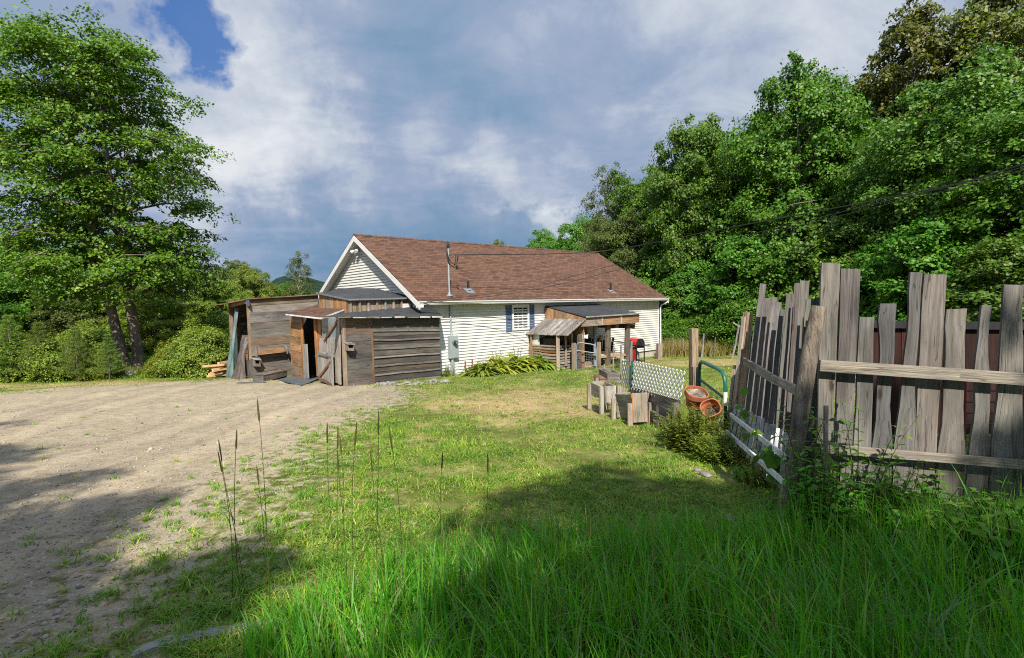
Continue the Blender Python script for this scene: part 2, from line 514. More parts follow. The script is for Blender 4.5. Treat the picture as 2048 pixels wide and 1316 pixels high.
M['straw'] = leaf_mat('dry_grass', (.22, .16, .06), (.34, .25, .11), .3, (.20, .20, .06), .15)
M['seed'] = leaf_mat('seed_head', (.06, .065, .025), (.10, .09, .04), .25, None, .1)
M['hosta'] = leaf_mat('hosta_leaf', (.22, .27, .035), (.36, .37, .05), .35, (.15, .24, .035), .3)
M['weed'] = leaf_mat('weed_leaf', (.045, .17, .012), (.10, .245, .02), .38, (.18, .29, .03), .3)
M['golden'] = leaf_mat('goldenrod_leaf', (.13, .20, .025), (.20, .26, .035), .38, (.36, .34, .04), .2)
M['flower'] = leaf_mat('purple_flower', (.22, .17, .26), (.35, .28, .38), .3, None, .1)
M['ground'] = ground_mat()
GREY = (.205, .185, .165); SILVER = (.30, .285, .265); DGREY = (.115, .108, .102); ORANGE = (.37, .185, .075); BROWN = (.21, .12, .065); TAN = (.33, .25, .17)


def vary(c, v=.22, hue=.05):
    k = random.uniform(1 - v, 1 + v)
    return tuple(max(.01, x * k * random.uniform(1 - hue, 1 + hue)) for x in c)


def pick(*cs):
    return vary(random.choice(cs))

# ================================================================== camera, light, sky
cd = bpy.data.cameras.new('Camera'); cam = bpy.data.objects.new('Camera', cd); COL.objects.link(cam)
cd.sensor_width = 36; cd.sensor_fit = 'HORIZONTAL'; cd.lens = FPX / 2048 * 36
cd.clip_end = 9000; cd.clip_start = .05
cam.matrix_world = Matrix.Translation((0, 0, EYE)) @ Matrix.Rotation(PI / 2 - PITCH, 4, 'X') @ Matrix.Rotation(-ROLL, 4, 'Z')
scene.camera = cam
scene.cycles.use_denoising = False
scene.cycles.filter_width = 1.1
vs = scene.view_settings
vs.view_transform = 'Standard'; vs.look = 'None'; vs.gamma = 1; vs.use_curve_mapping = False
vs.exposure = 1.0
SUN = (V * .22 + U * .17 + Vector((0, 0, -.275))).normalized()      # direction the light travels
sd = bpy.data.lights.new('sun', 'SUN'); sd.energy = 4.3; sd.angle = math.radians(.5); sd.color = (1, .94, .83)
so = bpy.data.objects.new('sun', sd); COL.objects.link(so)
so.rotation_euler = SUN.to_track_quat('-Z', 'Y').to_euler(); so.location = (-5, -20, 30)

w = bpy.data.worlds.new('World'); scene.world = w; w.use_nodes = True
nt = w.node_tree; L = nt.links
bg = nt.nodes['Background']
sk = nt.nodes.new('ShaderNodeTexSky'); sk.sky_type = 'NISHITA'; sk.sun_disc = False
sk.sun_elevation = math.asin(-SUN.z); sk.sun_rotation = math.atan2(-SUN.x, -SUN.y)
sk.air_density = 1.0; sk.dust_density = .6; sk.ozone_density = 2.0
STR = .1
bg.inputs['Strength'].default_value = STR
tc = nt.nodes.new('ShaderNodeTexCoord'); gen = tc.outputs['Generated']
# clouds live on a plane high above: project the direction onto it
sx = nt.nodes.new('ShaderNodeSeparateXYZ'); L.new(gen, sx.inputs[0])


def mth(op, a, b=None, c=None, clamp=False):
    m = nt.nodes.new('ShaderNodeMath'); m.operation = op; m.use_clamp = clamp
    for i, v in enumerate((a, b, c)):
        if v is None: continue
        if hasattr(v, 'is_linked'): L.new(v, m.inputs[i])
        else: m.inputs[i].default_value = v
    return m.outputs[0]


zc = mth('MAXIMUM', sx.outputs[2], 0.0)
den = mth('ADD', zc, .22)
cb = nt.nodes.new('ShaderNodeCombineXYZ')
L.new(mth('DIVIDE', sx.outputs[0], den), cb.inputs[0]); L.new(mth('DIVIDE', sx.outputs[1], den), cb.inputs[1])
pl = cb.outputs[0]


_wn = nt.nodes.new('ShaderNodeTexNoise'); _wn.inputs['Scale'].default_value = 4.5; _wn.inputs['Detail'].default_value = 9; _wn.inputs['Roughness'].default_value = .62; L.new(gen, _wn.inputs['Vector'])
_w1 = nt.nodes.new('ShaderNodeVectorMath'); _w1.operation = 'SUBTRACT'; L.new(_wn.outputs['Color'], _w1.inputs[0]); _w1.inputs[1].default_value = (.5, .5, .5)
_w2 = nt.nodes.new('ShaderNodeVectorMath'); _w2.operation = 'SCALE'; L.new(_w1.outputs[0], _w2.inputs[0]); _w2.inputs['Scale'].default_value = .38
_w3 = nt.nodes.new('ShaderNodeVectorMath'); _w3.operation = 'ADD'; L.new(gen, _w3.inputs[0]); L.new(_w2.outputs[0], _w3.inputs[1])
genw = _w3.outputs[0]


def blob(px, py, r_in, r_out):
    """soft patch of sky round one direction (a place in the sky, fixed to the world)"""
    d = ray(px, py).normalized()
    vm = nt.nodes.new('ShaderNodeVectorMath'); vm.operation = 'DOT_PRODUCT'
    nn = nt.nodes.new('ShaderNodeVectorMath'); nn.operation = 'NORMALIZE'
    L.new(genw, nn.inputs[0]); L.new(nn.outputs[0], vm.inputs[0]); vm.inputs[1].default_value = d
    mr = nt.nodes.new('ShaderNodeMapRange'); mr.interpolation_type = 'SMOOTHSTEP'
    mr.inputs[1].default_value = math.cos(math.radians(r_out)); mr.inputs[2].default_value = math.cos(math.radians(r_in))
    L.new(vm.outputs['Value'], mr.inputs[0])
    return mr.outputs[0]


def lin(r, g, b):
    f = lambda c: (c / 255 / 12.92 if c < 10 else ((c / 255 + .055) / 1.055) ** 2.4)
    return tuple(f(c) / STR / 2 ** vs.exposure for c in (r, g, b))


n1 = noise(nt, mapping(nt, pl, (.9, 1.0, 1)), 1.0, 9, .60, .35)
n2 = noise(nt, mapping(nt, pl, (2.4, 3.4, 1)), 1.0, 9, .62, .6)
n3 = noise(nt, gen, 7.0, 9, .62, .3)
nn3 = mth('SUBTRACT', n3, .5)
n1c = mth('SUBTRACT', n1, .5); n2c = mth('SUBTRACT', n2, .5)
br = mth('ADD', mth('MULTIPLY', n1c, .70), .51)
br = mth('ADD', br, mth('MULTIPLY', n2c, .75))
br = mth('ADD', br, mth('MULTIPLY', nn3, .42))
for (px, py, ri, ro, amt) in ((470, 230, 2, 13, .24), (520, 60, 2, 12, .20), (420, 420, 2, 10, .16), (900, 250, 4, 24, -.22), (1000, 130, 8, 24, .0), (1400, 40, 6, 26, .12), (100, 60, 4, 16, -.06),
                              (1300, 330, 2, 16, -.06), (600, 350, 1, 8, .16), (760, 345, 1, 7, .16), (920, 335, 1, 7, .18), (1060, 345, 1, 8, .24), (620, 480, 2, 9, -.22), (480, 500, 2, 8, -.12), (1125, 415, .5, 3.2, .34), (1700, 30, 4, 22, .10)):
    br = mth('ADD', br, mth('MULTIPLY', blob(px, py, ri, ro), amt))
cloud = ramp(nt, br, [(.08, lin(114, 149, 184)), (.30, lin(137, 163, 193)), (.5, lin(160, 175, 202)), (.72, lin(197, 206, 219)), (.95, lin(230, 234, 239))])
# a bank of darker cumulus heads low over the house
bn = noise(nt, mapping(nt, gen, (9, 9, 12)), 1.0, 9, .55, .25)
bank = mth('ADD', mth('MULTIPLY', mth('SUBTRACT', bn, .5), 1.5), mth('MULTIPLY', mth('SUBTRACT', .20, sx.outputs[2]), 9.0))
bankm = mth('MULTIPLY', ramp(nt, bank, [(.16, (0, 0, 0)), (.24, (1, 1, 1))]), mth('MULTIPLY', blob(880, 470, 9, 15), 1.0))
bankn = noise(nt, mapping(nt, gen, (14, 14, 22)), 1.0, 8, .6, .4)
bankc = ramp(nt, mth('ADD', mth('MULTIPLY', mth('SUBTRACT', bankn, .5), .9), mth('SUBTRACT', .62, mth('MULTIPLY', bank, .55))), [(.05, lin(108, 144, 178)), (.35, lin(128, 157, 188)), (.6, lin(150, 170, 196)), (.8, lin(180, 192, 210))])
cloud = mixc(nt, cloud, bankc, mth('MULTIPLY', bankm, .85))
gap = mth('ADD', blob(345, 50, 1.0, 6.5), mth('MULTIPLY', mth('ADD', n2c, mth('MULTIPLY', nn3, .9)), 1.1))
gapm = ramp(nt, gap, [(.30, (0, 0, 0)), (.8, (1, 1, 1))])
gapm = mth('MULTIPLY', gapm, blob(335, 50, 5, 9))
skyc = mixc(nt, sk.outputs[0], lin(30, 98, 176), .8)
out = mixc(nt, cloud, skyc, mth('MULTIPLY', gapm, .93))
# added fill for the shade: sky boosted toward the sun, unseen behind camera
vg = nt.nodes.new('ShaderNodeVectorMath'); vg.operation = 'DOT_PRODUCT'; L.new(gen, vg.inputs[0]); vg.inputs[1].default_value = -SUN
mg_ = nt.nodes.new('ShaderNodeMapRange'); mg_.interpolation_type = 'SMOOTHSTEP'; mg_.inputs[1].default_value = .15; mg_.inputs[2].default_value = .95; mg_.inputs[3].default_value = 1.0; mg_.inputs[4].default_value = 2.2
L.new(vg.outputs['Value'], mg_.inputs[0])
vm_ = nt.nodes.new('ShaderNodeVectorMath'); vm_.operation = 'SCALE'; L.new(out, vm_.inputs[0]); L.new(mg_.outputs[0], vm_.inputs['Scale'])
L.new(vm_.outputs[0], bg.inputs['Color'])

# ================================================================== ground
dr_px = [(-260, 1500), (60, 1320), (190, 1190), (345, 1075), (440, 995), (525, 930), (610, 868), (700, 832), (800, 795), (775, 772), (690, 771), (560, 762), (470, 758), (300, 768), (120, 776), (-150, 800)]
DR = np.array([gnd(*p)[:2] for p in dr_px])
DR = np.vstack([DR, [[-30, 12], [-30, 0], [-6, -8], [-3.2, -2]]])


def sdist(x, y, P=DR):
    """signed distance to polygon (inside positive)"""
    x = np.asarray(x, float).ravel(); y = np.asarray(y, float).ravel()
    d = np.full(x.shape, 1e9); ins = np.zeros(x.shape, bool)
    for i in range(len(P)):
        a, b = P[i], P[(i + 1) % len(P)]
        e = b - a
        t = np.clip(((x - a[0]) * e[0] + (y - a[1]) * e[1]) / (e @ e), 0, 1)
        d = np.minimum(d, np.hypot(x - a[0] - t * e[0], y - a[1] - t * e[1]))
        c = ((a[1] > y) != (b[1] > y)) & (x < (b[0] - a[0]) * (y - a[1]) / (b[1] - a[1] + 1e-12) + a[0])
        ins ^= c
    return np.where(ins, d, -d)


def strawf(x, y):
    """where the mown lawn has burnt to straw"""
    c = gnd(1040, 800)
    a = np.exp(-(((x - c.x - .3) / 2.0) ** 2 + ((y - c.y) / 2.2) ** 2))
    a2 = np.exp(-(((x - 8) / 4.0) ** 2 + ((y - 21.5) / 2.2) ** 2))
    a3 = np.exp(-(((x + 14) / 6) ** 2 + ((y - 17.3) / 1.2) ** 2)) * .7
    return np.clip(np.maximum(np.maximum(a, a2), a3) * 1.15 - .12 + .2 * np.sin(2.2 * x + y) * np.sin(1.1 * y - x), -.4, .7)


def axis(lo, hi, step, flo, fhi):
    c = np.arange(lo, hi + 1e-6, step)
    k = 1.22
    l = []; p = lo; q = step
    while p > flo:
        q *= k; p -= q; l.append(p)
    r = []; p = hi; q = step
    while p < fhi:
        q *= k; p += q; r.append(p)
    return np.array(l[::-1] + list(c) + r)


def sheet(name, xs, ys, lift, keep=None, bumpy=True):
    X, Y = np.meshgrid(xs, ys)
    Zz = Gn(X, Y) + lift
    nx = len(xs)
    Vv = np.stack([X.ravel(), Y.ravel(), Zz.ravel()], 1)
    i = np.arange(len(xs) - 1)[None, :] + nx * np.arange(len(ys) - 1)[:, None]
    F = np.stack([i, i + 1, i + 1 + nx, i + nx], -1).reshape(-1, 4)
    sd_ = sdist(X, Y)
    if keep is not None:
        F = F[(sd_[F] > keep).all(1)]
        used = np.unique(F); mp = np.zeros(len(Vv), int); mp[used] = np.arange(len(used))
        Vv = Vv[used]; F = mp[F]; sd_ = sd_[used]
    me = np_mesh(name, Vv, F, M['ground'])
    a = me.attributes.new('gravel', 'FLOAT', 'POINT')
    wdt = 2.4 + 3.0 * np.clip((8 - Vv[:, 1]) / 4, 0, 1)
    gx = np.clip(.5 + sd_ / wdt, 0, 1)
    a.data.foreach_set('value', gx.astype('f'))
    b = me.attributes.new('straw', 'FLOAT', 'POINT')
    b.data.foreach_set('value', strawf(Vv[:, 0], Vv[:, 1]).astype('f'))
    X_, Y_ = Vv[:, 0], Vv[:, 1]
    tr_ = np.zeros(len(Vv))
    for cx_ in (-4.3 - .28 * (Y_ - 3) + .02 * (Y_ - 3) ** 2, -6.6 - .55 * (Y_ - 3) + .02 * (Y_ - 3) ** 2):
        for o_ in (-.75, .75):
            dd_ = np.abs(X_ - cx_ - o_ + .08 * np.sin(Y_ * 1.3)); tr_ += np.exp(-(dd_ / .20) ** 2) * .40 - np.exp(-((dd_ - .42) / .16) ** 2) * .22
    c_ = me.attributes.new('track', 'FLOAT', 'POINT'); c_.data.foreach_set('value', tr_.astype('f'))
    me.polygons.foreach_set('use_smooth', [True] * len(me.polygons))
    o = link(name, me)
    return tag(o, kind='structure')


sheet('ground', axis(-24, 14, .2, -3000, 3000), axis(-2, 34, .2, -60, 3000), 0.0)
sheet('driveway', np.arange(-24, 0, .12), np.arange(-1.5, 22, .12), .005, keep=-.8)

# far hill
xs = np.linspace(-2600, 500, 120); rows = []
mb = MB()
hr = np.interp(xs, [-2600, -1500, -900, -720, -610, -520, -300, 500], [130, 120, 128, 175, 150, 152, 110, 60]) - 34
hr = hr + 5 * np.sin(xs / 37.) + 4 * np.sin(xs / 17. + 1) + 2.5 * np.sin(xs / 6.1)
for k, (fy, fh) in enumerate(((1250, -.2), (1400, .35), (1550, .75), (1700, 1.0), (1950, .6))):
    rows.append([(x * fy / 1700, fy, -30 + h * fh + 2 * math.sin(x / 23 + k)) for x, h in zip(xs, hr)])
mb.grid(rows)
hm, nth, bh, Lh = newmat('forested_hill')
hn = noise(nth, tex(nth, 'Object'), .03, 6, .7)
Lh.new(ramp(nth, hn, [(.35, (.012, .026, .018)), (.65, (.03, .055, .036))]), bh.inputs['Base Color']); bh.inputs['Roughness'].default_value = 1; bh.inputs['Specular IOR Level'].default_value = 0
bump(nth, bh, hn, 1.0, 12)
tag(mb.build('hill', hm, smooth=True), kind='structure')

# ================================================================== house
house = thing('house', 'cream sided single storey house with brown shingle gable roof and blue shutters', 'house', hw(0, 0, .2))
SL, TW, EVZ, RISE, OV = 14.56, 4.345, 2.796, 2.606, .3
SLOPE = RISE / TW
rz = lambda t: EVZ + SLOPE * (t if t < TW else 2 * TW - t)


def laps(mb, P, n, z0, z1, rng, step=.104):
    """clapboard strips; P(a,z)->point on plane, n outward, rng(z)->(a0,a1)"""
    z = z0
    while z < z1 - .01:
        zt = min(z + step, z1)
        a0, a1 = rng(z); b0, b1 = rng(zt)
        if a1 - a0 > .05:
            q = [P(a0, z) + n * .034, P(a1, z) + n * .034, P(b1, zt) + n * .003, P(b0, zt) + n * .003]
            mb.face(q)
            mb.face([P(a0, z), P(a1, z), P(a1, z) + n * .034, P(a0, z) + n * .034])
        z += step


mb = MB(); laps(mb, lambda a, z: hw(a, OV, z), NRM, .196, 2.66, lambda z: (OV, SL - OV)); mb.build('front_wall', M['siding'], house)
gr = lambda z: (max(OV, (z - EVZ + .12) / SLOPE), min(2 * TW - OV, 2 * TW - (z - EVZ + .12) / SLOPE))
mb = MB(); laps(mb, lambda a, z: hw(OV, 2 * TW - a, z), -U, .196, 5.3, lambda z: (2 * TW - gr(z)[1], 2 * TW - gr(z)[0])); mb.build('gable_wall', M['siding'], house)
mb = MB(); laps(mb, lambda a, z: hw(SL - OV, a, z), U, .196, 5.3, gr)
laps(mb, lambda a, z: hw(SL - a, 2 * TW - OV, z), V, .196, 2.66, lambda z: (OV, SL - OV)); mb.build('rear_wall', M['siding'], house)
mb = MB(); mb.box(hw(OV + .03, OV + .03, -1.6), U * (SL - 2 * OV - .06), V * (2 * TW - 2 * OV - .06), Z * 1.79); mb.build('foundation', M['foundation'], house)
mb = MB()
th = .05
mb.slab([hw(-.02, -.06, EVZ - .03), hw(SL + .02, -.06, EVZ - .03), hw(SL + .02, TW, EVZ + RISE), hw(-.02, TW, EVZ + RISE)], th)
mb.slab([hw(SL + .02, 2 * TW + .06, EVZ - .03), hw(-.02, 2 * TW + .06, EVZ - .03), hw(-.02, TW, EVZ + RISE), hw(SL + .02, TW, EVZ + RISE)], th)
roof = mb.build('roof', M['shingle'], house)
mb = MB()
for k in range(48):                                   # ridge caps
    s0 = -.02 + k * .305
    if s0 + .33 > SL + .1: break
    for sg in (-1, 1):
        a = hw(s0, TW, EVZ + RISE + .012 + .010); b_ = hw(s0 + .32, TW, EVZ + RISE + .008)
        mb.face([a, b_, b_ + V * sg * .13 - Z * .075, a + V * sg * .13 - Z * .075][::sg])
mb.build('ridge_cap', M['shingle'], roof)
# rakes, soffits, gutter
mb = MB()
for s0, dr in ((-.006, -1), (SL + .006, 1)):
    for sg in (0, 1):
        mb = MB()
        T = (lambda t: t) if sg == 0 else (lambda t: 2 * TW - t)
        lo, hi = hw(s0, T(-.10), EVZ - .06 - .025), hw(s0, T(TW), EVZ + RISE - .055)
        for (w0, dd) in ((.20, .025),):
            mb.hexa([lo - Z * w0, lo - Z * w0 + U * dr * dd, hi - Z * w0 * 1.02 + U * dr * dd, hi - Z * w0 * 1.02, lo, lo + U * dr * dd, hi + U * dr * dd, hi])
        mb.build('rake_board', M['white'], house)
mb = MB(); mb.box(hw(-.036, -.10, 2.58), U * .16, V * .20, Z * .14); mb.build('rake_return', M['white'], house)
mb = MB()
for s0, s1 in ((0, OV), (SL - OV, SL)):
    for sg in (0, 1):
        T = (lambda t: t) if sg == 0 else (lambda t: 2 * TW - t)
        for k in range(30):
            t0, t1 = k * TW / 30, (k + 1) * TW / 30 - .006
            mb.face([hw(s0, T(t0), rz(t0) - .235), hw(s1, T(t0), rz(t0) - .235), hw(s1, T(t1), rz(t1) - .235), hw(s0, T(t1), rz(t1) - .235)])
mb.box(hw(.0, -.0, 2.655), U * SL, V * OV, Z * .012)
mb.build('soffit', M['siding'], house)
mb = MB()
pr = [(.0, 2.775), (-.125, 2.775), (-.125, 2.745), (-.10, 2.715), (-.085, 2.665), (.0, 2.66)]
mb.grid([[hw(s, t - .012, z) for t, z in pr] for s in (-.03, 4.6, 9.1, SL + .07)])
for s in (-.03, SL + .07): mb.face([hw(s, t - .012, z) for t, z in pr])
mb.build('gutter', M['white'], house)
mb = MB()
mb.tube([hw(SL + .0, -.06, 2.66), hw(SL - .02, -.03, 2.56), hw(SL - .2, .18, 2.42), hw(SL - .22, .22, 2.3), hw(SL - .22, .22, .35)], .036, 8)
mb.build('downspout', M['white'], house, smooth=True)
mb = MB(); mb.box(hw(SL - OV - .07, OV - .026, .17), U * .10, V * .03, Z * 2.485); mb.build('corner_trim', M['white'], house); mb = MB(); mb.box(hw(OV - .026, OV - .027, .17), U * .09, V * .03, Z * 2.485); mb.build('corner_trim', M['white'], house)


def P3(s, z, o=0.0): return hw(s, OV, z) + NRM * o


win = None
mb = MB(); s0, s1, z0, z1 = 4.25, 5.14, 1.63, 2.60; fw = .075
for a in ((s0, z0, s1 - s0, fw), (s0, z1 - fw, s1 - s0, fw), (s0, z0 + fw, fw, z1 - z0 - 2 * fw), (s1 - fw, z0 + fw, fw, z1 - z0 - 2 * fw)):
    mb.box(P3(a[0], a[1], .012), U * a[2], NRM * .055, Z * a[3])
mb.box(P3(s0 + fw, 2.085, .012), U * (s1 - s0 - 2 * fw), NRM * .04, Z * .05)
win = mb.build('window', M['white'], house)
mb = MB()
for zb, zt in ((z0 + fw, 2.085), (2.135, z1 - fw)):
    for k in (1, 2): mb.box(P3(s0 + fw + k * (s1 - s0 - 2 * fw) / 3 - .009, zb, .022), U * .018, NRM * .012, Z * (zt - zb))
    mb.box(P3(s0 + fw, (zb + zt) / 2 - .008, .021), U * (s1 - s0 - 2 * fw), NRM * .011, Z * .017)
mb.build('muntin', M['white'], win)
mb = MB(); mb.box(P3(s0 + fw - .01, z0 + fw - .01, .018), U * (s1 - s0 - 2 * fw + .02), NRM * .003, Z * (2.11 - z0 - fw)); mb.build('pane', plain('insect_screen', (.085, .09, .09), .6), win)
mb = MB(); mb.box(P3(s0 + fw - .01, 2.12, .018), U * (s1 - s0 - 2 * fw + .02), NRM * .003, Z * (z1 - fw - 2.11)); mb.build('pane', M['glass'], win)
for sa, sb in ((3.955, 4.24), (5.15, 5.435)):
    mb = MB()
    mb.box(P3(sa, 1.60, .01), U * .045, NRM * .04, Z * 1.0); mb.box(P3(sb - .045, 1.60, .01), U * .045, NRM * .04, Z * 1.0)
    for zz in (1.60, 2.06, 2.53): mb.box(P3(sa + .045, zz, .011), U * (sb - sa - .09), NRM * .036, Z * .07)
    z = 1.67
    while z < 2.5:
        mb.hexa([P3(sa + .045, z, .02), P3(sb - .045, z, .02), P3(sb - .045, z, .040), P3(sa + .045, z, .040)][::-1] + [P3(sa + .045, z + .032, .014), P3(sb - .045, z + .032, .014), P3(sb - .045, z + .032, .024), P3(sa + .045, z + .032, .024)][::-1]); z += .034
    mb.build('shutter', M['blue'], house)
# gable flood lights
mb = MB(); c = hw(OV, 4.55, 4.86) - U * .02
mb.tube([c, c - U * .08], .075, 12); mb.box(c - U * .12 - V * .04 - Z * .22, -U * .06, V * .08, Z * .12)
lamp = mb.build('flood_light', M['pipegrey'], house)
for sg in (-1, 1):
    mb = MB(); b0 = c - U * .09 + V * .10 * sg; e = (-U * .8 + V * .5 * sg - Z * .6).normalized()
    mb.tube([b0, b0 + e * .07, b0 + e * .16, b0 + e * .21], [.03, .04, .075, .07], 12); mb.build('lamp_head', M['white'], lamp, smooth=True)
# service mast, meter, pipes
rn = Vector((0, 0, 1)) * TW - (-NRM) * 0
rn = (Z * TW + NRM * RISE).normalized()
sm = wall_s = 1.40
mb = MB(); mt = .27
top = hits(896, 494, hw(0, mt, 0), V)
sm2 = (top - A0).dot(U)
mb.tube([hw(1.42, mt - .02, 1.5), hw(1.40, mt - .02, 2.6), hw((1.40 + sm2) / 2, mt, (2.6 + top.z) / 2), top], .031, 10)
mast = mb.build('service_mast', M['pipegrey'], house, smooth=True)
mb = MB(); mb.tube([top - Z * .03, top + Z * .10, top + Z * .13 + NRM * .03], [.05, .055, .03], 10); mb.build('weatherhead', M['black'], mast, smooth=True)
mb = MB()
for k, (a, bq, dn) in enumerate(((-.13, .15, .62), (-.10, .26, .55), (-.12, .20, .66))):
    pth = [top + Z * .06 + U * .03]
    for q in range(13):
        f = q / 12; pth.append(top + U * (a * math.cos(PI * f) * -1 * -1 + bq * f) + NRM * (.05 + .02 * k) - Z * (dn * math.sin(PI * f) ** .7 - (.0 if f < .5 else -.28 * (f - .5) * 2)))
    mb.tube(pth, .012, 6)
bk = top - Z * .28
mb.tube([bk, bk + NRM * .2 + U * .10], .012, 6)
mb.tube([bk + U * .25 - Z * .35 + NRM * .12, bk + U * .28 - Z * .47 + NRM * .12], .045, 8)
mb.build('service_loop', M['wire'], mast, smooth=True)
mb = MB(); bs = hw(1.40, mt, rz(mt) + .0)
mb.lathe([(.13, -.02), (.10, .02), (.05, .06), (.034, .14)], bs, 14, None); mb.build('flashing', M['galv'], mast, smooth=True)
for px, yt, yb in ((937, 562, 580), (1222, 565, 582)):
    b0 = hits(px, yb, hw(0, 0, EVZ), rn); t0 = hits(px - 1, yt, b0, NRM)
    mb = MB(); mb.tube([b0 - Z * .05, t0], .045, 10); vp = mb.build('vent_pipe', M['black'], roof, smooth=True)
    mb = MB(); q = [b0 + (U * a + (V * TW + Z * RISE).normalized() * c_) * .17 + rn * .015 for a, c_ in ((-1, -1.3), (1, -1.3), (1, .7), (-1, .7))]
    mb.slab(q, .012); mb.lathe([(.10, 0), (.06, .05)], b0, 12); mb.build('flashing', M['galv'], vp)
mb = MB(); mb.box(P3(1.28, .82, .02), U * .36, NRM * .13, Z * .77); mb.box(P3(1.30, .84, .15), U * .32, NRM * .008, Z * .33)
mb.box(P3(1.50, .98, .158), U * .025, NRM * .012, Z * .07, (.1, .1, .1))
meter = mb.build('meter_box', M['pipegrey'], house)
mb = MB(); mc = P3(1.47, 1.36, .15); R_ = Matrix.Rotation(0, 4, 'X')
mb.tube([mc, mc + NRM * .05], .085, 16); mb.tube([mc + NRM * .05, mc + NRM * .13, mc + NRM * .14], [.07, .065, .04], 16)
mb.build('meter', M['glass'], meter, smooth=False)
mb = MB(); mb.tube([mc + NRM * .012, mc + NRM * .052], .087, 18); mb.tube([mc + NRM * .135, mc + NRM * .142], .045, 12); mb.build('meter_ring', M['galv'], meter)
mb = MB(); mb.tube([P3(1.44, 1.58, .08), P3(1.43, 1.75, .05), P3(1.41, 2.0, .035)], .033, 10); mb.build('conduit', M['pipegrey'], house); mb = MB(); mb.tube([P3(1.42, .84, .07), P3(1.42, .1, .07)], .05, 10); mb.box(P3(1.36, .25, .02), U * .13, NRM * .1, Z * .45); mb.build('conduit', M['pipegrey'], house)
for s_, h_ in ((1.97, .34), (2.28, .42)):
    mb = MB(); b0 = P3(s_, .46, .0); mb.tube([b0, b0 + NRM * .07], .02, 8); mb.tube([b0 + NRM * .07 - Z * .05, b0 + NRM * .075 + Z * h_ * .6], .026, 8); mb.tube([b0 + NRM * .07 - Z * .06, b0 + NRM * .13 - Z * .08], .03, 8)
    mb.build('hose_bib', M['rust'], house, smooth=True)

# ================================================================== plank sheds at the gable
def hS(px, py, s): return hits(px, py, hw(s, 0), U)
def hT(px, py, t): return hits(px, py, hw(0, t), V)


def plank_wall(mb, a, b, za, zb, rows, pal, out, th=.024, vert=False, gap=.006, jit=.012, inset=0):
    """boards from plan point a to b; za, zb = (bottom, top); out = outward unit vector"""
    a, b, out = Vector(a), Vector(b), Vector(out)
    a.z = b.z = 0
    d = (b - a).normalized()
    cuts = np.cumsum(np.random.RandomState(len(mb.v) + rows).uniform(.75, 1.25, rows)); cuts = [0] + list(cuts / cuts[-1])
    for i in range(rows):
        f0, f1 = cuts[i], cuts[i + 1]
        o = random.uniform(0, jit)
        c = pick(*pal)
        if not vert:
            A_ = a - d * random.uniform(0, .02); B_ = b + d * random.uniform(0, .02)
            q = []
            for f, g in ((f0, gap * random.uniform(-.5, 1.5)), (f1, 0)):
                for P_, zz, in ((A_, za), (B_, zb)):
                    q.append((P_, zz[0] + (zz[1] - zz[0]) * f + g + random.uniform(-.006, .006)))
            (p0, z0), (p1, z1), (p2, z2), (p3, z3) = q
            c8 = []
            for P_, z_ in ((p0, z0), (p1, z1)): c8.append(P_ + out * (o + th) + Z * z_)
            c8 += [p1 + out * o + Z * z1, p0 + out * o + Z * z0]
            for P_, z_ in ((p2, z2), (p3, z3)): c8.append(P_ + out * (o + th) + Z * z_)
            c8 += [p3 + out * o + Z * z3, p2 + out * o + Z * z2]
        else:
            L_ = (b - a).length
            x0, x1 = f0 * L_ + gap / 2, f1 * L_ - gap / 2
            zb_ = za[0] + (zb[0] - za[0]) * f0 + random.uniform(-.01, .01); zt = lambda f: za[1] + (zb[1] - za[1]) * f
            c8 = [a + d * x0 + out * (o + th) + Z * zb_, a + d * x1 + out * (o + th) + Z * zb_, a + d * x1 + out * o + Z * zb_, a + d * x0 + out * o + Z * zb_,
                  a + d * x0 + out * (o + th) + Z * zt(f0), a + d * x1 + out * (o + th) + Z * zt(f1), a + d * x1 + out * o + Z * zt(f1), a + d * x0 + out * o + Z * zt(f0)]
        if (c8[1] - c8[0]).cross(c8[3] - c8[0]).dot(c8[4] - c8[0]) < 0:
            c8 = [c8[1], c8[0], c8[3], c8[2], c8[5], c8[4], c8[7], c8[6]]
        mb.hexa(c8, c)


def pxboard(mb, quad, p, n, off, th, col):
    """board whose face is the quad seen at these pixels on the plane (p, n); order bl, br, tr, tl"""
    n = Vector(n)
    if n.dot(Vector((0, 0, EYE)) - p) < 0: n = -n
    q = [hits(x, y, p + n * off, n) for x, y in quad]
    fr = [v + n * th for v in q]
    c8 = [q[0], q[1], fr[1], fr[0], q[3], q[2], fr[2], fr[3]]
    if (c8[1] - c8[0]).cross(c8[3] - c8[0]).dot(c8[4] - c8[0]) < 0:
        c8 = [c8[1], c8[0], c8[3], c8[2], c8[5], c8[4], c8[7], c8[6]]
    mb.hexa(c8, col)


low = thing('plank_shed', 'low grey plank shed with half open door built against the gable', 'shed', hw(-1, .2, .2))
FT = -.35
sL, sM, sR = -2.70, (hT(744, 700, FT) - A0).dot(U), .50
ZL, ZM, ZR = 2.37, 2.34, 2.28
mb = MB()
plank_wall(mb, hw(sL, FT), hw(sM, FT), (.22, ZL), (.22, ZM), 8, [(.12, .112, .103), (.135, .122, .11), (.09, .085, .08), (.14, .11, .082)], NRM)
mb.bar(hw(sM, FT, .25) + NRM * .035, hw(sM, FT, ZM - .35) + NRM * .035, .05, .03, U, BROWN)
plank_wall(mb, hw(sM + .02, FT), hw(sR, FT), (.15, ZM), (.12, ZR), 8, [(.105, .098, .09), (.085, .08, .075), (.068, .066, .066), (.10, .085, .072)], NRM)
mb.box(hw(sL, FT + .03, .15), U * (sR - sL), V * .02, Z * 2.1, DGREY)
mb.build('front_wall', M['wood'], low)
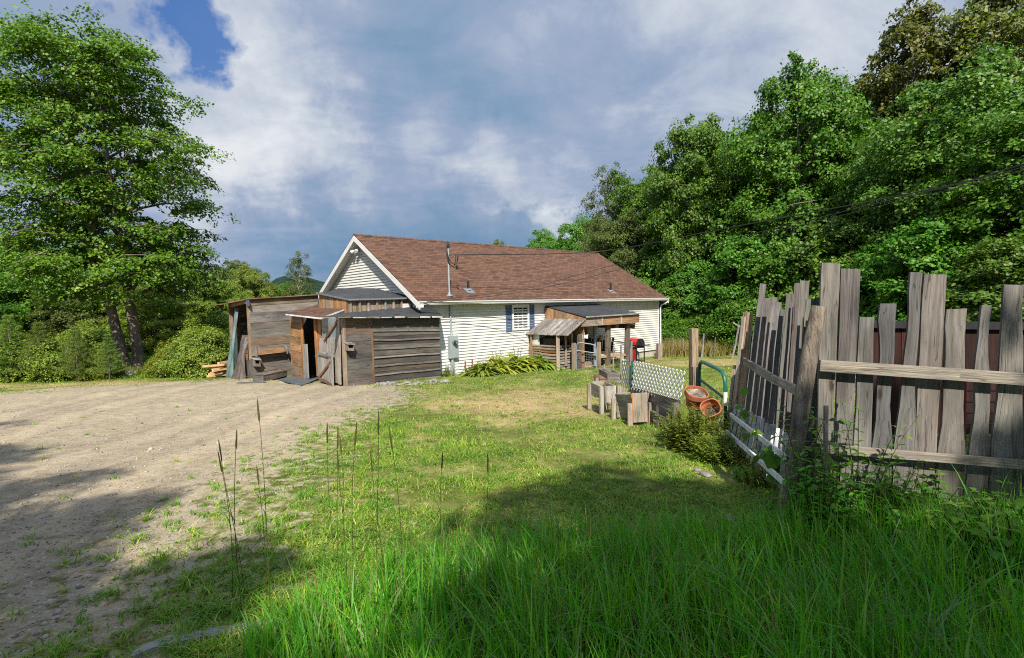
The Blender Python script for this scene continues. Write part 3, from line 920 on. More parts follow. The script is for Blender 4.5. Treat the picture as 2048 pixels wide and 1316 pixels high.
mb = MB(); mb.bar(hw(sL - .01, FT, .1) + NRM * .01, hw(sL - .01, FT, 2.33) + NRM * .01, .10, .07, U, (.28, .22, .17)); mb.build('corner_post', M['wood'], low)
mb = MB()
for k in range(7):
    z = .36 + k * .262
    p0, p1 = hw(sM + .03, FT, z) + NRM * .05, hw(sR - .01, FT, z - .02 - .012 * k) + NRM * .05
    m1 = p0.lerp(p1, .35) + Z * random.uniform(-.02, .02); m2 = p0.lerp(p1, .7) + Z * random.uniform(-.02, .02)
    c = pick((.22, .205, .19), (.18, .165, .15))
    for a, b in ((p0, m1), (m1, m2), (m2, p1)): mb.bar(a, b, .045, .03, Z, c)
mb.build('batten', M['wood'], low)
mb = MB(); plank_wall(mb, hw(sR, FT), hw(sR, .29), (.12, ZR), (.12, ZR + .1), 8, [GREY, DGREY], U); mb.build('end_wall', M['wood'], low)
# wall with the door, facing left
FLp = hw(sL, FT); DBk = hw(-2.45, 4.75); dd = (DBk - FLp).normalized(); DN = Vector((dd.y, -dd.x, 0));
if DN.dot(U) > 0: DN = -DN


def Dh(px, py, off=0.0): return hits(px, py, FLp + DN * off, DN)


d608, d582, d640 = Dh(609, 700), Dh(583, 700), Dh(639, 700)
mb = MB(); plank_wall(mb, d608, d582, (.12, 2.40), (.15, 2.46), 9, [(.36, .20, .09), (.40, .22, .10), (.33, .19, .10), (.27, .19, .13)], DN)
pxboard(mb, [(605.5, 757), (608.5, 757), (606, 632), (603, 632)], FLp, DN, .03, .03, (.38, .18, .07))
mb.build('side_wall', M['wood'], low)
mb = MB()
pxboard(mb, [(610, 757), (618.5, 757), (615, 688), (607.5, 688)], FLp, DN, .07, .035, SILVER)
mb.build('door_post', M['wood'], low)
mb = MB()
pxboard(mb, [(637, 752), (640.5, 752), (634, 634), (630, 634)], FLp, DN, .0, .06, (.40, .19, .075))
pxboard(mb, [(635, 690), (644, 692), (643, 634), (628, 634)], FLp, DN, -.03, .03, (.36, .2, .1))
mb.bar(Vector((d608.x, d608.y, 2.40)), hw(sL, FT, 2.34), .08, .05, Z, ORANGE)
mb.build('door_jamb', M['wood'], low)
door = None
mb = MB()
bt = [(640, 755.), (649, 758), (656, 760.5), (664, 763), (670, 765), (676.5, 766), (683, 768)]
for k in range(6):
    (x0, y0), (x1, y1) = bt[k], bt[k + 1]
    pxboard(mb, [(x0 + .3, y0), (x1 - .3, y1), (x1 - 1.3, 676 + random.uniform(-2, 2)), (x0 - .7, 676 + random.uniform(-2, 2))], FLp, DN, .03, .022, pick(SILVER, SILVER, (.34, .31, .27)))
door = mb.build('door', M['wood'], low)
mb = MB(); pxboard(mb, [(645, 677), (679, 677.5), (678, 636.5), (643, 637)], FLp, DN, .025, .012, (1, 1, 1)); mb.build('sheet_panel', M['greytarp'], door)
mb = MB()
pxboard(mb, [(648, 681), (650, 683), (678, 641), (675.5, 638.5)], FLp, DN, .055, .025, BROWN)
pxboard(mb, [(678, 768), (683, 769), (680.5, 634), (676.5, 634)], FLp, DN, .05, .03, (.42, .38, .34))
mb.build('door_brace', M['wood'], door)
mb = MB()
bt = [(637, 752), (645, 757), (652, 761), (659, 765), (665, 768)]
for k in range(4):
    (x0, y0), (x1, y1) = bt[k], bt[k + 1]
    pxboard(mb, [(x0, y0), (x1 - .5, y1), (x1 - .2, 703 + 1.2 * k), (x0 + .4, 702 + 1.2 * k)], FLp, DN, .16, .022, pick(SILVER, (.33, .3, .27)))
pxboard(mb, [(637, 709), (663, 716), (663, 712), (637, 704)], FLp, DN, .19, .03, GREY)
pxboard(mb, [(638, 753), (640, 756), (664, 724), (661.5, 721)], FLp, DN, .19, .03, BROWN)
pxboard(mb, [(638, 758), (665, 772), (665, 767), (638, 753)], FLp, DN, .19, .03, (.16, .1, .07))
pxboard(mb, [(662, 771), (668, 772), (666, 703), (660, 702)], FLp, DN, .16, .05, SILVER)
mb.build('half_door', M['wood'], low)
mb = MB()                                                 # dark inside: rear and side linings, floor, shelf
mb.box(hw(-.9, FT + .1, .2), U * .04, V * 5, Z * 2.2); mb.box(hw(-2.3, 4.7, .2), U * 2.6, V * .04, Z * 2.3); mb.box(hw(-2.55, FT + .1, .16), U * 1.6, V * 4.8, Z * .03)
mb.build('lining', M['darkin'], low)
mb = MB(); mb.box(hw(-1.7, 1.6, 1.55), U * .5, V * 2.0, Z * .03, BROWN); mb.box(hw(-1.7, 1.6, 1.0), U * .5, V * 2.0, Z * .03, BROWN); mb.build('shelf', M['wood'], low)
# low tar roof
f = lambda px, py: hT(px, py, FT - .26)
e0, e1 = f(644, 633.5), f(887, 632.5)
mb = MB()
zb_ = 2.64
mb.slab([e0, e1, hw(.98, .28, 2.38), hw(.28, .28, 2.43), hw(.28, .9, zb_), hT(706, 623.5, .9), ], .03)
mb.build('tar_roof', M['tar'], low)
mb = MB()
for k in range(9):
    f0, f1 = k / 9, (k + random.uniform(.75, .98)) / 9
    a, b = e0.lerp(e1, f0), e0.lerp(e1, f1)
    mb.bar(a + NRM * .012 - Z * random.uniform(.012, .03), b + NRM * .012 - Z * random.uniform(.012, .03), random.uniform(.02, .045), .012, Z, pick((.5, .5, .5), (.4, .38, .34), (.25, .22, .2)))
mb.build('eave_strip', M['wood'], low)
# brown shingled entry roof
r0, r1 = hits(572, 627, FLp + DN * .28, DN), hits(642, 634.5, FLp + DN * .28, DN)
r2, r3 = hits(712, 608.5, FLp - DN * 1.15, DN), hits(636, 608.5, FLp - DN * 1.15, DN)
mb = MB(); mb.slab([r0, r1, r2, r3], .03); er = mb.build('entry_roof', M['shingle'], low)
mb = MB()
for a, b, n_ in ((r1, r2, 6), (r0, r1, 5)):
    for k in range(n_):
        mb.bar(a.lerp(b, k / n_) - Z * .035 + DN * .006, a.lerp(b, (k + .97) / n_) - Z * .035 + DN * .006, .045, .02, Z, vary((.62, .61, .58), .12))
mb.build('edge_trim', M['painted'], er)
mb = MB(); mb.hexa([r1 - Z * .5 - DN * .05, r2 - Z * .5, r2 - Z * .5 + V * .03, r1 - Z * .5 + V * .03 - DN * .05, r1 - Z * .05 - DN * .05, r2 - Z * .05, r2 - Z * .05 + V * .03, r1 - Z * .05 + V * .03 - DN * .05], DGREY); mb.build('entry_gable', M['wood'], low)
# boarded upper lean-to against the gable
sU = (hT(696, 605, .9) - A0).dot(U)
tU = (hS(640, 600, sU) - A0).dot(V)
mb = MB()
plank_wall(mb, hw(sU, .9), hw(.28, .9), (2.30, 2.90), (2.30, 2.90), 7, [GREY, GREY, TAN, (.24, .19, .14)], NRM, vert=True)
plank_wall(mb, hw(sU, .9), hw(sU, tU), (2.3, 2.88), (2.3, 3.08), 16, [ORANGE, TAN, (.33, .22, .13), (.3, .23, .16)], -U, vert=True)
mb.build('upper_wall', M['wood'], low)
mb = MB()
for k in range(8):
    s_ = sU + .05 + (.12 - sU) * k / 7.
    mb.bar(hw(s_, .9, 2.40) + NRM * .06, hw(s_, .9, 2.885) + NRM * .06, .06, .04, U, pick(SILVER, GREY, TAN))
mb.bar(hw(-.1, .9, 2.64) + NRM * .085, hw(.2, .9, 2.64) + NRM * .085, .16, .01, Z, (.66, .66, .66))
mb.build('stud', M['wood'], low)
g0, g1 = hT(697, 598, .76), hT(824, 595, .76)
g2 = hS(632, 584.5, sU - .13)
mb = MB()
mb.slab([g0, g1, hw(.28, .9, g1.z + .05), hw(.28, 3.4, 3.33), hw(.28, 6.6, 3.45), g2 + U * .5 + V * .3, g2], .03)
mb.build('upper_roof', M['tar'], low)
mb = MB()
for a, b in ((g0, g1), (g2, g0)):
    for k in range(6):
        mb.bar(a.lerp(b, k / 6) - Z * .022 + NRM * .008 - U * .004, a.lerp(b, (k + .96) / 6) - Z * .022 + NRM * .008 - U * .004, .05, .012, Z, vary((.45, .5, .56), .1))
mb.build('metal_edge', M['galv'], low)

tall = thing('tall_shed', 'tall grey board shed with open left end and thin sagging roof', 'shed', hw(-3, 5.5, .2))
TT = 5.0
a_, b_ = hT(503, 700, TT), hT(590, 700, TT)
s_a = (a_ - A0).dot(U); s_b = -1.25
mb = MB()
zt0 = hT(503, 598, TT).z; zt1 = hT(640, 589, TT).z
plank_wall(mb, hw(s_a, TT), hw(s_b, TT), (.15, zt0), (.1, zt1), 10, [(.17, .155, .14), (.15, .14, .13), (.19, .175, .16), (.17, .145, .12), (.19, .145, .105)], NRM, jit=.02)
mb.build('front_wall', M['wood'], tall)
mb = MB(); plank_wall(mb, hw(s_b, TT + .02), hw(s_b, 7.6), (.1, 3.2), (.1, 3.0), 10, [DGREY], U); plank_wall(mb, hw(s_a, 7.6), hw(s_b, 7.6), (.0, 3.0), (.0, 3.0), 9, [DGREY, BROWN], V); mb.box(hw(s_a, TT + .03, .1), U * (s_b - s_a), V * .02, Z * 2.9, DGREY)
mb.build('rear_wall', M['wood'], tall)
mb = MB()
pA = gnd(466, 745); 
n_l = -U
mb.bar(hw(s_a - .02, TT + .04, .1), hw(s_a - .03, TT + .05, zt0 - .05), .09, .09, U, (.30, .22, .15))
fl_s, fl_t = s_a - .1, (hS(466, 690, s_a - .1) - A0).dot(V)
mb.bar(hw(fl_s, fl_t, .0), hw(fl_s - .02, fl_t + .05, 2.86), .11, .11, U, (.30, .22, .17))
mb.bar(hw(fl_s + .16, fl_t - .1, .0), hw(fl_s + .14, fl_t - .1, 2.86), .16, .03, U, (.28, .13, .06))
mb.bar(hw(fl_s, fl_t, 2.80), hw(s_a - .03, TT + .05, zt0 - .08), .12, .06, Z, (.3, .19, .1))
mb.build('corner_post', M['wood'], tall)
mb = MB()
q0, q1 = hT(497, 596.5, TT - .15), hT(642, 588, TT - .15)
q3 = hS(441, 608, s_a - .45)
mb.slab([q0, q1, hw(s_b + .1, 7.7, 3.15), hw(s_a - .45, max(7.7, (q3 - A0).dot(V) + .3), q3.z), q3], .035, BROWN)
mb.build('roof', M['wood'], tall)
mb = MB(); q = hS(497, 605, s_a - .06); mb.box(q - V * .1 - Z * .12, -U * .03, V * .22, Z * .2, (.2, .3, .5)); mb.build('roof_flap', M['blue'], tall)


def cloth(name, top, bot, width_dir, w0, w1, mat, label, cat, folds=5, amp=.06, spread=0.0):
    mb = MB(); rows = []
    for i in range(15):
        f = i / 14; c = Vector(top).lerp(Vector(bot), f) + Vector((spread * f * f, -.25 * f ** 3 * abs(spread), 0)); w_ = w0 + (w1 - w0) * f
        row = []
        for j in range(19):
            g = j / 18 - .5
            nrm = Vector((width_dir.y, -width_dir.x, 0))
            row.append(c + width_dir * g * w_ + nrm * amp * math.sin(folds * 2 * PI * g + 2 * f + math.sin(5 * f)) * (.5 + f) + nrm * amp * .5 * math.sin(11 * g + 7 * f))
        rows.append(row)
    mb.grid(rows)
    o = mb.build(name, mat, None, smooth=True)
    sol = o.modifiers.new('s', 'SOLIDIFY'); sol.thickness = .006
    return tag(o, label, cat)


tm = TT + 1.0
cloth('tarp', hw(s_a - .04, fl_t - .45, 2.75), hw(s_a - .35, fl_t - .95, .14), V, .32, .75, M['tarp'], 'crumpled green tarpaulin hanging at the open shed end', 'tarp', 3, .07, -.1)
M['browntarp'] = plain('brown_sheet', (.085, .065, .055), .55, nsc=5, var=.4, bmp=.3)
cloth('tarp', hw(s_a - .05, TT + .45, 1.75), hw(s_a - .42, TT + .35, .16), V, .30, .85, M['browntarp'], 'dark brown plastic sheet bunched beside the green tarpaulin', 'tarp', 4, .08, .05)

# things round the sheds
TFP = hw(0, TT) + NRM * .05


def wallbox(name, label, cat, quad, p, n, depth, col, roofcol):
    """nest box hung on a wall: body with a round hole and sloping lid"""
    n = Vector(n).normalized()
    q = [hits(x, y, p, n) for x, y in quad]
    t = thing(name, label, cat, q[0])
    ex = q[1] - q[0]; ez = Z * (q[3] - q[0]).length
    mb = MB(); th_ = .02
    mb.box(q[0], ex, n * depth, Z * .02, col); mb.box(q[0] + Z * .02, ex.normalized() * th_, n * depth, ez - Z * .02, col); mb.box(q[0] + ex - ex.normalized() * th_ + Z * .02, ex.normalized() * th_, n * depth, ez - Z * .02, col)
    e2 = ex.normalized()
    mb.box(q[0] + e2 * th_ + n * (depth - th_) + Z * .02, ex - e2 * 2 * th_, n * th_, ez * .28, col); mb.box(q[0] + e2 * th_ + n * (depth - th_) + Z * .02 + ez * .75, ex - e2 * 2 * th_, n * th_, ez * .2, col)
    mb.build('box', M['wood'], t)
    mb = MB(); mb.box(q[0] + e2 * th_ + Z * .02, ex - e2 * 2 * th_, n * .02, ez - Z * .02); mb.build('back', M['darkin'], t)
    mb = MB(); a = q[0] + ez - e2 * .02
    mb.hexa([a, a + ex + e2 * .04, a + ex + e2 * .04 + n * (depth + .03) - Z * .04, a + n * (depth + .03) - Z * .04] + [v + Z * .02 for v in (a, a + ex + e2 * .04, a + ex + e2 * .04 + n * (depth + .03) - Z * .04, a + n * (depth + .03) - Z * .04)], roofcol)
    mb.build('lid', M['wood'], t)
    return t


wallbox('nest_box', 'small grey nest box on the low shed front beside the door', 'nest box', [(690, 701), (702.5, 701), (702.5, 686), (690, 686)], FLp + NRM * .03, NRM, .19, GREY, SILVER)
wallbox('nest_box', 'small nest box low on the corner of the tall shed', 'nest box', [(506, 732), (517.5, 732), (517.5, 717), (506, 717)], TFP + NRM * .04, NRM, .2, GREY, SILVER)
mb = MB(); pxboard(mb, [(495, 759), (521, 757), (514, 711), (495, 721)], TFP, NRM, .0, .035, DGREY); pxboard(mb, [(504, 712), (515, 712), (514, 690), (504, 691)], TFP, NRM, .0, .03, GREY)
tag(mb.build('leaning_board', M['wood']), 'dark grey board leaning below the nest box at the tall shed corner', 'board')
t = thing('wall_shelf', 'long orange brown wooden trough fixed on the tall shed wall', 'wall trough', hT(540, 708, TT))
mb = MB(); pxboard(mb, [(517, 710), (569, 704), (569, 694), (515, 699)], TFP, NRM, .20, .025, (.30, .18, .10)); mb.build('front_board', M['wood'], t)
mb = MB(); pb = [hits(x, y, TFP, NRM) for x, y in ((516, 709), (569, 703))]; mb.hexa([pb[0], pb[1], pb[1] + NRM * .2, pb[0] + NRM * .2, pb[0] + Z * .03, pb[1] + Z * .03, pb[1] + Z * .03 + NRM * .2, pb[0] + Z * .03 + NRM * .2], GREY); mb.build('bottom_board', M['wood'], t)
for px in (515, 571):
    mb = MB(); pe = hits(px, 707, TFP, NRM); mb.hexa([pe - U * .015, pe + U * .015, pe + U * .015 + NRM * .23, pe - U * .015 + NRM * .23, pe - U * .015 + Z * .3, pe + U * .015 + Z * .3, pe + U * .015 + NRM * .23 + Z * .17, pe - U * .015 + NRM * .23 + Z * .17], GREY); mb.build('end_board', M['wood'], t)
t = thing('ground_trough', 'weathered wooden feed trough standing on the ground below the wall trough', 'trough', gnd(550, 760))
ga_, gb_ = gnd(527, 763), gnd(575, 755)
ex = (gb_ - ga_); ex.z = 0; ey = Vector((-ex.y, ex.x, 0)).normalized() * .32
for nm, o, e, f_, h_ in (('side_board', ga_, ex, ey.normalized() * .03, .22), ('side_board', ga_ + ey, ex, ey.normalized() * .03, .26)):
    mb = MB(); mb.box(o - Z * .02, e, f_, Z * h_, pick(GREY, SILVER)); mb.build(nm, M['wood'], t)
for o in (ga_, gb_ - ex.normalized() * .03):
    mb = MB(); mb.box(o + ey.normalized() * .03 - Z * .02, ex.normalized() * .03, ey, Z * .26, pick(GREY, DGREY)); mb.build('end_board', M['wood'], t)
mb = MB(); mb.hexa([ga_ + Z * .16, gb_ + Z * .19, gb_ + ey + Z * .25, ga_ + ey + Z * .2, ga_ + Z * .2, gb_ + Z * .24, gb_ + ey + Z * .29, ga_ + ey + Z * .24], (.17, .12, .1)); mb.build('lid_board', M['wood'], t)
mb = MB(); q = [gnd(x, y) + Z * .035 for x, y in ((556, 761), (604, 773), (642, 757), (600, 750))]; mb.slab(q, .03); tag(mb.build('door_mat', M['mat']), 'flat dark grey mat on the sand at the shed door', 'mat')
mb = MB(); mb.bar(gnd(476, 767) + Z * .02, gnd(530, 766) + Z * .02, .12, .03, Vector((0, 1, 0)), DGREY); tag(mb.build('loose_plank', M['wood']), 'loose grey plank lying flat on sand before the tall shed', 'plank')
# wheelie bin inside the doorway
t = thing('wheelie_bin', 'grey green wheelie bin standing in the dark shed doorway', 'bin', Dh(630, 752) - DN * .45)
cb_ = Dh(631, 752) - DN * .42; cb_.z = .22
mb = MB(); rows = []
for h_, wd in ((0, .21), (.1, .22), (.78, .27), (.80, .29), (.84, .29)):
    rows.append([cb_ + dd * x + DN * y + Z * h_ for x, y in ((-wd, -wd), (wd, -wd), (wd, wd), (-wd, wd))])
mb.grid(rows, True); mb.face(rows[0]); mb.build('body', M['binplastic'], t)
mb = MB(); rows = []
for h_, wd in ((.845, .31), (.88, .31), (.93, .25), (.94, .1)):
    rows.append([cb_ + dd * x * wd + DN * y * wd + Z * h_ for x, y in ((-1, -1), (1, -1), (1, 1), (-1, 1))])
mb.grid(rows, True); mb.face(rows[-1]); mb.build('lid', M['binplastic'], t)
for sg in (-1, 1):
    mb = MB(); mb.tube([cb_ + dd * .2 * sg - DN * .24 + Z * .1, cb_ + dd * .25 * sg - DN * .24 + Z * .1], .1, 14); mb.build('wheel', M['black'], t)
mb = MB(); q = hw(-1.75, 1.75, 1.60); mb.box(q, U * .22, V * .9, Z * .12); mb.box(q + Z * .125 - U * .02, U * .26, V * .94, Z * .03); tag(mb.build('storage_tub', plain('orange_tub', (.5, .07, .02), .5)), 'orange red tub on the shelf inside the low shed', 'tub')
# lumber
lb = gnd(440, 748)
for k, (x0, x1, y_, hgt, th_) in enumerate(((414, 466, 750, .03, .07), (417, 466, 743, .10, .08), (421, 466, 739, .16, .05), (425, 466, 735, .22, .06), (424, 466, 731, .27, .05), (421, 466, 727, .34, .05), (404, 466, 722, .40, .07), (436, 466, 717, .48, .07), (418, 462, 745, .03, .06), (419, 462, 738, .12, .07))):
    yy = 18.9 + .12 * (k % 3) + (.25 if k > 7 else 0)
    a = at(x0, y_, yy); b = at(x1 + 12, y_ - 1.2, yy + .9)
    a.z = G(a.x, a.y) + hgt + .04; b.z = a.z + random.uniform(-.01, .03)
    mb = MB(); mb.bar(a, b, th_, .09, Z, (1, 1, 1))
    o = mb.build('lumber', M['lumber'])
    tag(o, 'fresh orange timber in the stack beside the tall shed', 'timber', 'fresh timbers stacked left of the tall shed')
tg = tag

# ================================================================== porch on the long wall
porch = thing('porch', 'open wooden porch with flat black roof under the house eave', 'porch', hw(7.7, -.7, 0))
mb = MB(); mb.slab([hw(6.0, -1.88, 2.10), hw(9.45, -1.88, 2.13), hw(9.42, .26, 2.55), hw(6.05, .26, 2.53)], .03); mb.build('roof', M['tar'], porch)
mb = MB()
FPp = hw(0, -1.80)
for x0, x1, c in ((1162, 1204, (.30, .25, .20)), (1204.6, 1242, (.29, .18, .10)), (1242.5, 1277.5, (.30, .19, .10))):
    g = lambda x: 637 - (x - 1162) * (10 / 115.); h_ = lambda x: 653.5 - (x - 1162) * (8.5 / 115.)
    pxboard(mb, [(x0, h_(x0)), (x1, h_(x1)), (x1, g(x1)), (x0, g(x0))], FPp, NRM, 0, .03, c)
for x in (1204, 1242): pxboard(mb, [(x - 1.2, h_(x) - .3), (x + 1.8, h_(x) - .3), (x + 1.8, g(x) + .3), (x - 1.2, g(x) + .3)], FPp, NRM, .033, .015, (.45, .42, .38))
mb.build('fascia', M['wood'], porch)
mb = MB()
mb.bar(hw(6.0, -1.9, 2.09), hw(9.47, -1.9, 2.125), .05, .02, Z, SILVER); mb.build('eave_strip', M['wood'], porch)
mb = MB(); plank_wall(mb, hw(6.05, .27), hw(6.05, -1.75), (.0, 2.48), (.0, 2.06), 14, [ORANGE, (.34, .21, .12), TAN, (.27, .19, .13)], -U, vert=True); mb.build('side_wall', M['wood'], porch)
mb = MB(); plank_wall(mb, hw(9.38, -1.7), hw(9.38, .25), (1.50, 2.04), (1.5, 2.4), 3, [(.25, .14, .06), BROWN], -U); plank_wall(mb, hw(6.1, .24), hw(8.6, .24), (.1, 2.45), (.1, 2.45), 10, [(.24, .13, .06), BROWN, (.16, .09, .05)], NRM, vert=True); mb.build('rear_boards', M['wood'], porch)
FQ = hw(0, -1.55)
for (x0, x1, yt, yb, xo, c) in ((1154, 1160, 668, 748, 0, (.15, .122, .098)), (1210, 1217.5, 649, 736, -.5, (.16, .13, .10)), (1250, 1257, 645, 730, -3, (.15, .122, .098)), (1228, 1233, 648, 656, 0, GREY)):
    mb = MB(); pxboard(mb, [(x0 + xo, yb), (x1 + xo, yb), (x1, yt), (x0, yt)], FQ, NRM, 0, .10, c); mb.build('post', M['wood'], porch)
mb = MB(); a = hits(1190, 731, hw(0, -1.2), V); mb.tube([Vector((a.x, a.y, 0)), Vector((a.x, a.y, 2.1))], .055, 12); mb.build('round_post', plain('blue_grey_paint', (.20, .27, .33), .5), porch, smooth=True)
mb = MB()
for k in range(5): mb.bar(hw(6.1, -1.7 + .42 * k, 2.02 + .07 * k), hw(9.35, -1.7 + .42 * k, 2.04 + .075 * k), .10, .045, Z, BROWN)
mb.build('purlin', M['wood'], porch)
mb = MB()
for k in range(6): mb.box(hw(6.15, -1.0 + k * .21, .02), U * 3.2, V * .2, Z * .20, vary((.35, .27, .18)))
mb.box(hw(6.2, -1.42, -.1), U * 1.25, V * .38, Z * .22, (.40, .31, .21)); mb.box(hw(6.2, -1.75, -.2), U * 1.25, V * .32, Z * .22, (.42, .33, .23)); mb.build('deck', M['wood'], porch)
mb = MB()
pxboard(mb, [(1199, 716), (1253, 711), (1253, 707), (1199, 711.5)], FQ, NRM, .02, .07, (.38, .28, .18)); a, b = hits(1199, 711, FQ, NRM), hits(1254, 706.5, FQ, NRM); mb.bar(a + V * .18, b + V * .18, .40, .03, NRM, (.48, .37, .2)); mb.build('bench_rail', M['wood'], porch)
mb = MB(); mb.bar(hits(1217, 682, FQ, NRM), hits(1253, 685.5, FQ, NRM), .05, .04, Z, DGREY); mb.bar(hits(1250, 660, FQ, NRM) + NRM * .02, hits(1257.5, 700, FQ, NRM) + NRM * .02, .04, .04, U, SILVER); mb.build('cross_bar', M['wood'], porch)
# things on the porch
t = thing('floor_lamp', 'cream shaded lamp standing in the shade of the porch', 'lamp', hw(7.9, -.4, .22))
lp = hits(1203.5, 679, hw(0, -.5), V)
mb = MB(); mb.tube([Vector((lp.x, lp.y, .23)), lp], .015, 8); mb.lathe([(.14, .22), (.13, .25), (.02, .27)], (lp.x, lp.y, 0), 14); mb.build('stem', M['black'], t)
mb = MB(); mb.lathe([(.125, -.02), (.10, .19)], lp, 16); mb.build('shade', M['cream'], t)


def adirondack(c, rot, label):
    t = thing('porch_chair', label, 'chair', c, 'dark slatted chairs on the porch')
    Rm = Matrix.Rotation(rot, 3, 'Z')
    w_ = lambda x, y, z: Vector(c) + Rm @ Vector((x, y, z))
    mb = MB()
    for k in range(6): mb.bar(w_(-.28 + .11 * k, .2, .3), w_(-.28 + .11 * k + (k - 2.5) * .02, .5, .92 - .03 * abs(k - 2.5)), .095, .02, Rm @ Vector((1, 0, 0)))
    mb.build('backrest', M['black'], t)
    mb = MB()
    for k in range(5): mb.bar(w_(-.3, -.28 + .11 * k, .40 - .025 * k), w_(.3, -.28 + .11 * k, .40 - .025 * k), .1, .02, Rm @ Vector((0, 1, 0)))
    mb.build('seat', M['black'], t)
    for sg in (-1, 1):
        mb = MB(); mb.bar(w_(.34 * sg, -.35, .56), w_(.34 * sg, .4, .55), .12, .022, Rm @ Vector((1, 0, 0))); mb.build('armrest', M['black'], t)
        for y0 in (-.28, .3):
            mb = MB(); mb.bar(w_(.33 * sg, y0, 0), w_(.33 * sg, y0, .55), .08, .025, Rm @ Vector((0, 1, 0))); mb.build('leg', M['black'], t)


adirondack(hw(8.15, -.3, .22), YAW - .6, 'dark slatted chair between the porch lamp and the middle post')
adirondack(hw(9.0, -.35, .22), YAW - 1.2, 'dark slatted chair at the open right side of the porch')
# grey rounded board bits hanging by the left post
t = thing('hanging_ornament', 'pale butterfly shaped ornament hanging at the porch entrance', 'ornament', hits(1164, 672, FQ, NRM))
mb = MB(); c = hits(1164, 673, FQ, NRM) + NRM * .12
mb.tube([c - Z * .02, c + Z * .16], .006, 6); mb.lathe([(.0, -.10), (.06, -.06), (.07, 0), (.05, .05), (0, .07)], c, 12); mb.build('body', M['white'], t, smooth=True)
for sg in (-1, 1):
    mb = MB(); mb.slab([c + U * .04 * sg - Z * .06, c + U * .15 * sg - Z * .08 + NRM * .03, c + U * .17 * sg + Z * .08 + NRM * .04, c + U * .05 * sg + Z * .05], .012); mb.build('wing', M['white'], t)

# slatted wood store against the porch
ws = thing('slatted_store', 'slatted pallet wood store with grey board lean-to roof', 'wood store', hw(5.5, -.5, 0))
mb = MB(); n_ = 15
for k in range(n_):
    t0, t1 = .27 - k * 2.15 / n_, .27 - (k + .985) * 2.15 / n_
    sl = random.uniform(-.03, .03); lo_ = random.uniform(-.04, .03)
    c = pick(SILVER, GREY, (.25, .24, .23))
    p = [hw(4.98 + lo_, t0, 1.44), hw(4.98 + lo_, t1, 1.44), hw(6.03, t1, 2.0), hw(6.03, t0, 2.0)]
    up = Vector((0, 0, random.uniform(0, .012)))
    mb.hexa([p[0] + up, p[3] + up, p[2] + up, p[1] + up] + [q_ + Z * .02 + up for q_ in (p[0], p[3], p[2], p[1])], c)
mb.build('roof', M['wood'], ws)


def slats(a, b, z0, z1, n, out, pal, name='slat_panel'):
    mb = MB(); a = Vector(a); b = Vector(b)
    for k in range(n):
        z = z0 + (z1 - z0) * k / (n - 1)
        mb.bar(a + Z * (z + random.uniform(-.008, .008)) + out * random.uniform(.0, .008), b + Z * (z + random.uniform(-.008, .008)) + out * random.uniform(0, .008), (z1 - z0) / n * random.uniform(.55, .8), .02, Z, pick(*pal))
    return mb.build(name, M['wood'], ws)


slats(hw(5.1, .27), hw(5.1, -.42), .1, 1.02, 11, -U, [SILVER, (.33, .29, .25), TAN])
slats(hw(5.09, -.42), hw(5.09, -1.28), .05, 1.03, 10, -U, [SILVER, TAN, ORANGE, (.3, .24, .18)])
slats(hw(5.14, -1.33), hw(6.0, -1.36), .0, 1.02, 11, NRM, [SILVER, GREY, (.3, .26, .22)])
slats(hw(5.14, -1.30), hw(5.7, -1.33), -.05, .5, 7, NRM, [SILVER, GREY])
for s_, t_, h_, w_, c in ((5.08, .1, 1.55, .10, (.32, .2, .12)), (5.08, -1.30, 1.5, .13, (.31, .25, .2)), (5.42, -1.38, 1.5, .07, (.33, .25, .18)), (5.78, -1.38, 1.5, .06, SILVER)):
    mb = MB(); b0 = .0 if t_ > -1.35 else .3
    mb.bar(hw(s_, t_, b0) - U * .03 + NRM * .03, hw(s_, t_, h_) - U * .03 + NRM * .03, w_, .05, (U - V) if t_ < -1.2 else V, c); mb.build('post', M['wood'], ws)
mb = MB(); mb.box(hw(5.25, -1.2, .0), U * .05, V * 1.4, Z * 1.3); mb.build('lining', M['darkin'], ws)
mb = MB(); mb.face([hw(5.0, .28, 1.44), hw(5.14, .28, .6), hw(5.14, .24, .6), hw(5.02, .2, 1.44)]); mb.box(hw(5.12, -.3, 1.05), U * .02, V * .5, Z * .5); mb.build('liner_board', M['siding'], ws)

# grey tube gate and its posts
GT0, GT1 = hw(5.72, -1.80, .0), hw(5.42, -2.78, .0)
for px, yb, yt, lab, s_, t_ in ((1147.5, 750, 686, 'square timber post at the hinge side of the grey tube gate', 5.66, -1.62), (1197.5, 746, 684, 'square timber post right of the grey tube gate', None, None)):
    b0 = hits(px, yb, hw(0, -2.05 if t_ is None else -1.72), V); tp = hits(px, yt, b0, NRM)
    mb = MB(); mb.bar(Vector((b0.x, b0.y, -.3)), Vector((tp.x + random.uniform(-.01, .01), tp.y, tp.z)), .11, .11, U, (.26, .205, .15)); tag(mb.build('gate_post', M['wood']), lab, 'post')
    if t_ is None: gpr = b0.copy()
gl = hits(1153.5, 746, hw(0, -1.80), V); grt = hits(1193.5, 752, hw(0, -2.35), V)
t = thing('tube_gate', 'grey tubular metal gate with wire mesh standing ajar at the porch', 'gate', gl)
hz = Z
H_ = hits(1153.5, 684, gl, NRM).z - gl.z
mb = MB(); r_ = .022
gx = (grt - gl); gx.z = 0; gw = gx.length; gx.normalize()
zr = grt.z - gl.z
g3 = lambda x, z: gl + gx * x + Z * (z + zr * x / gw)
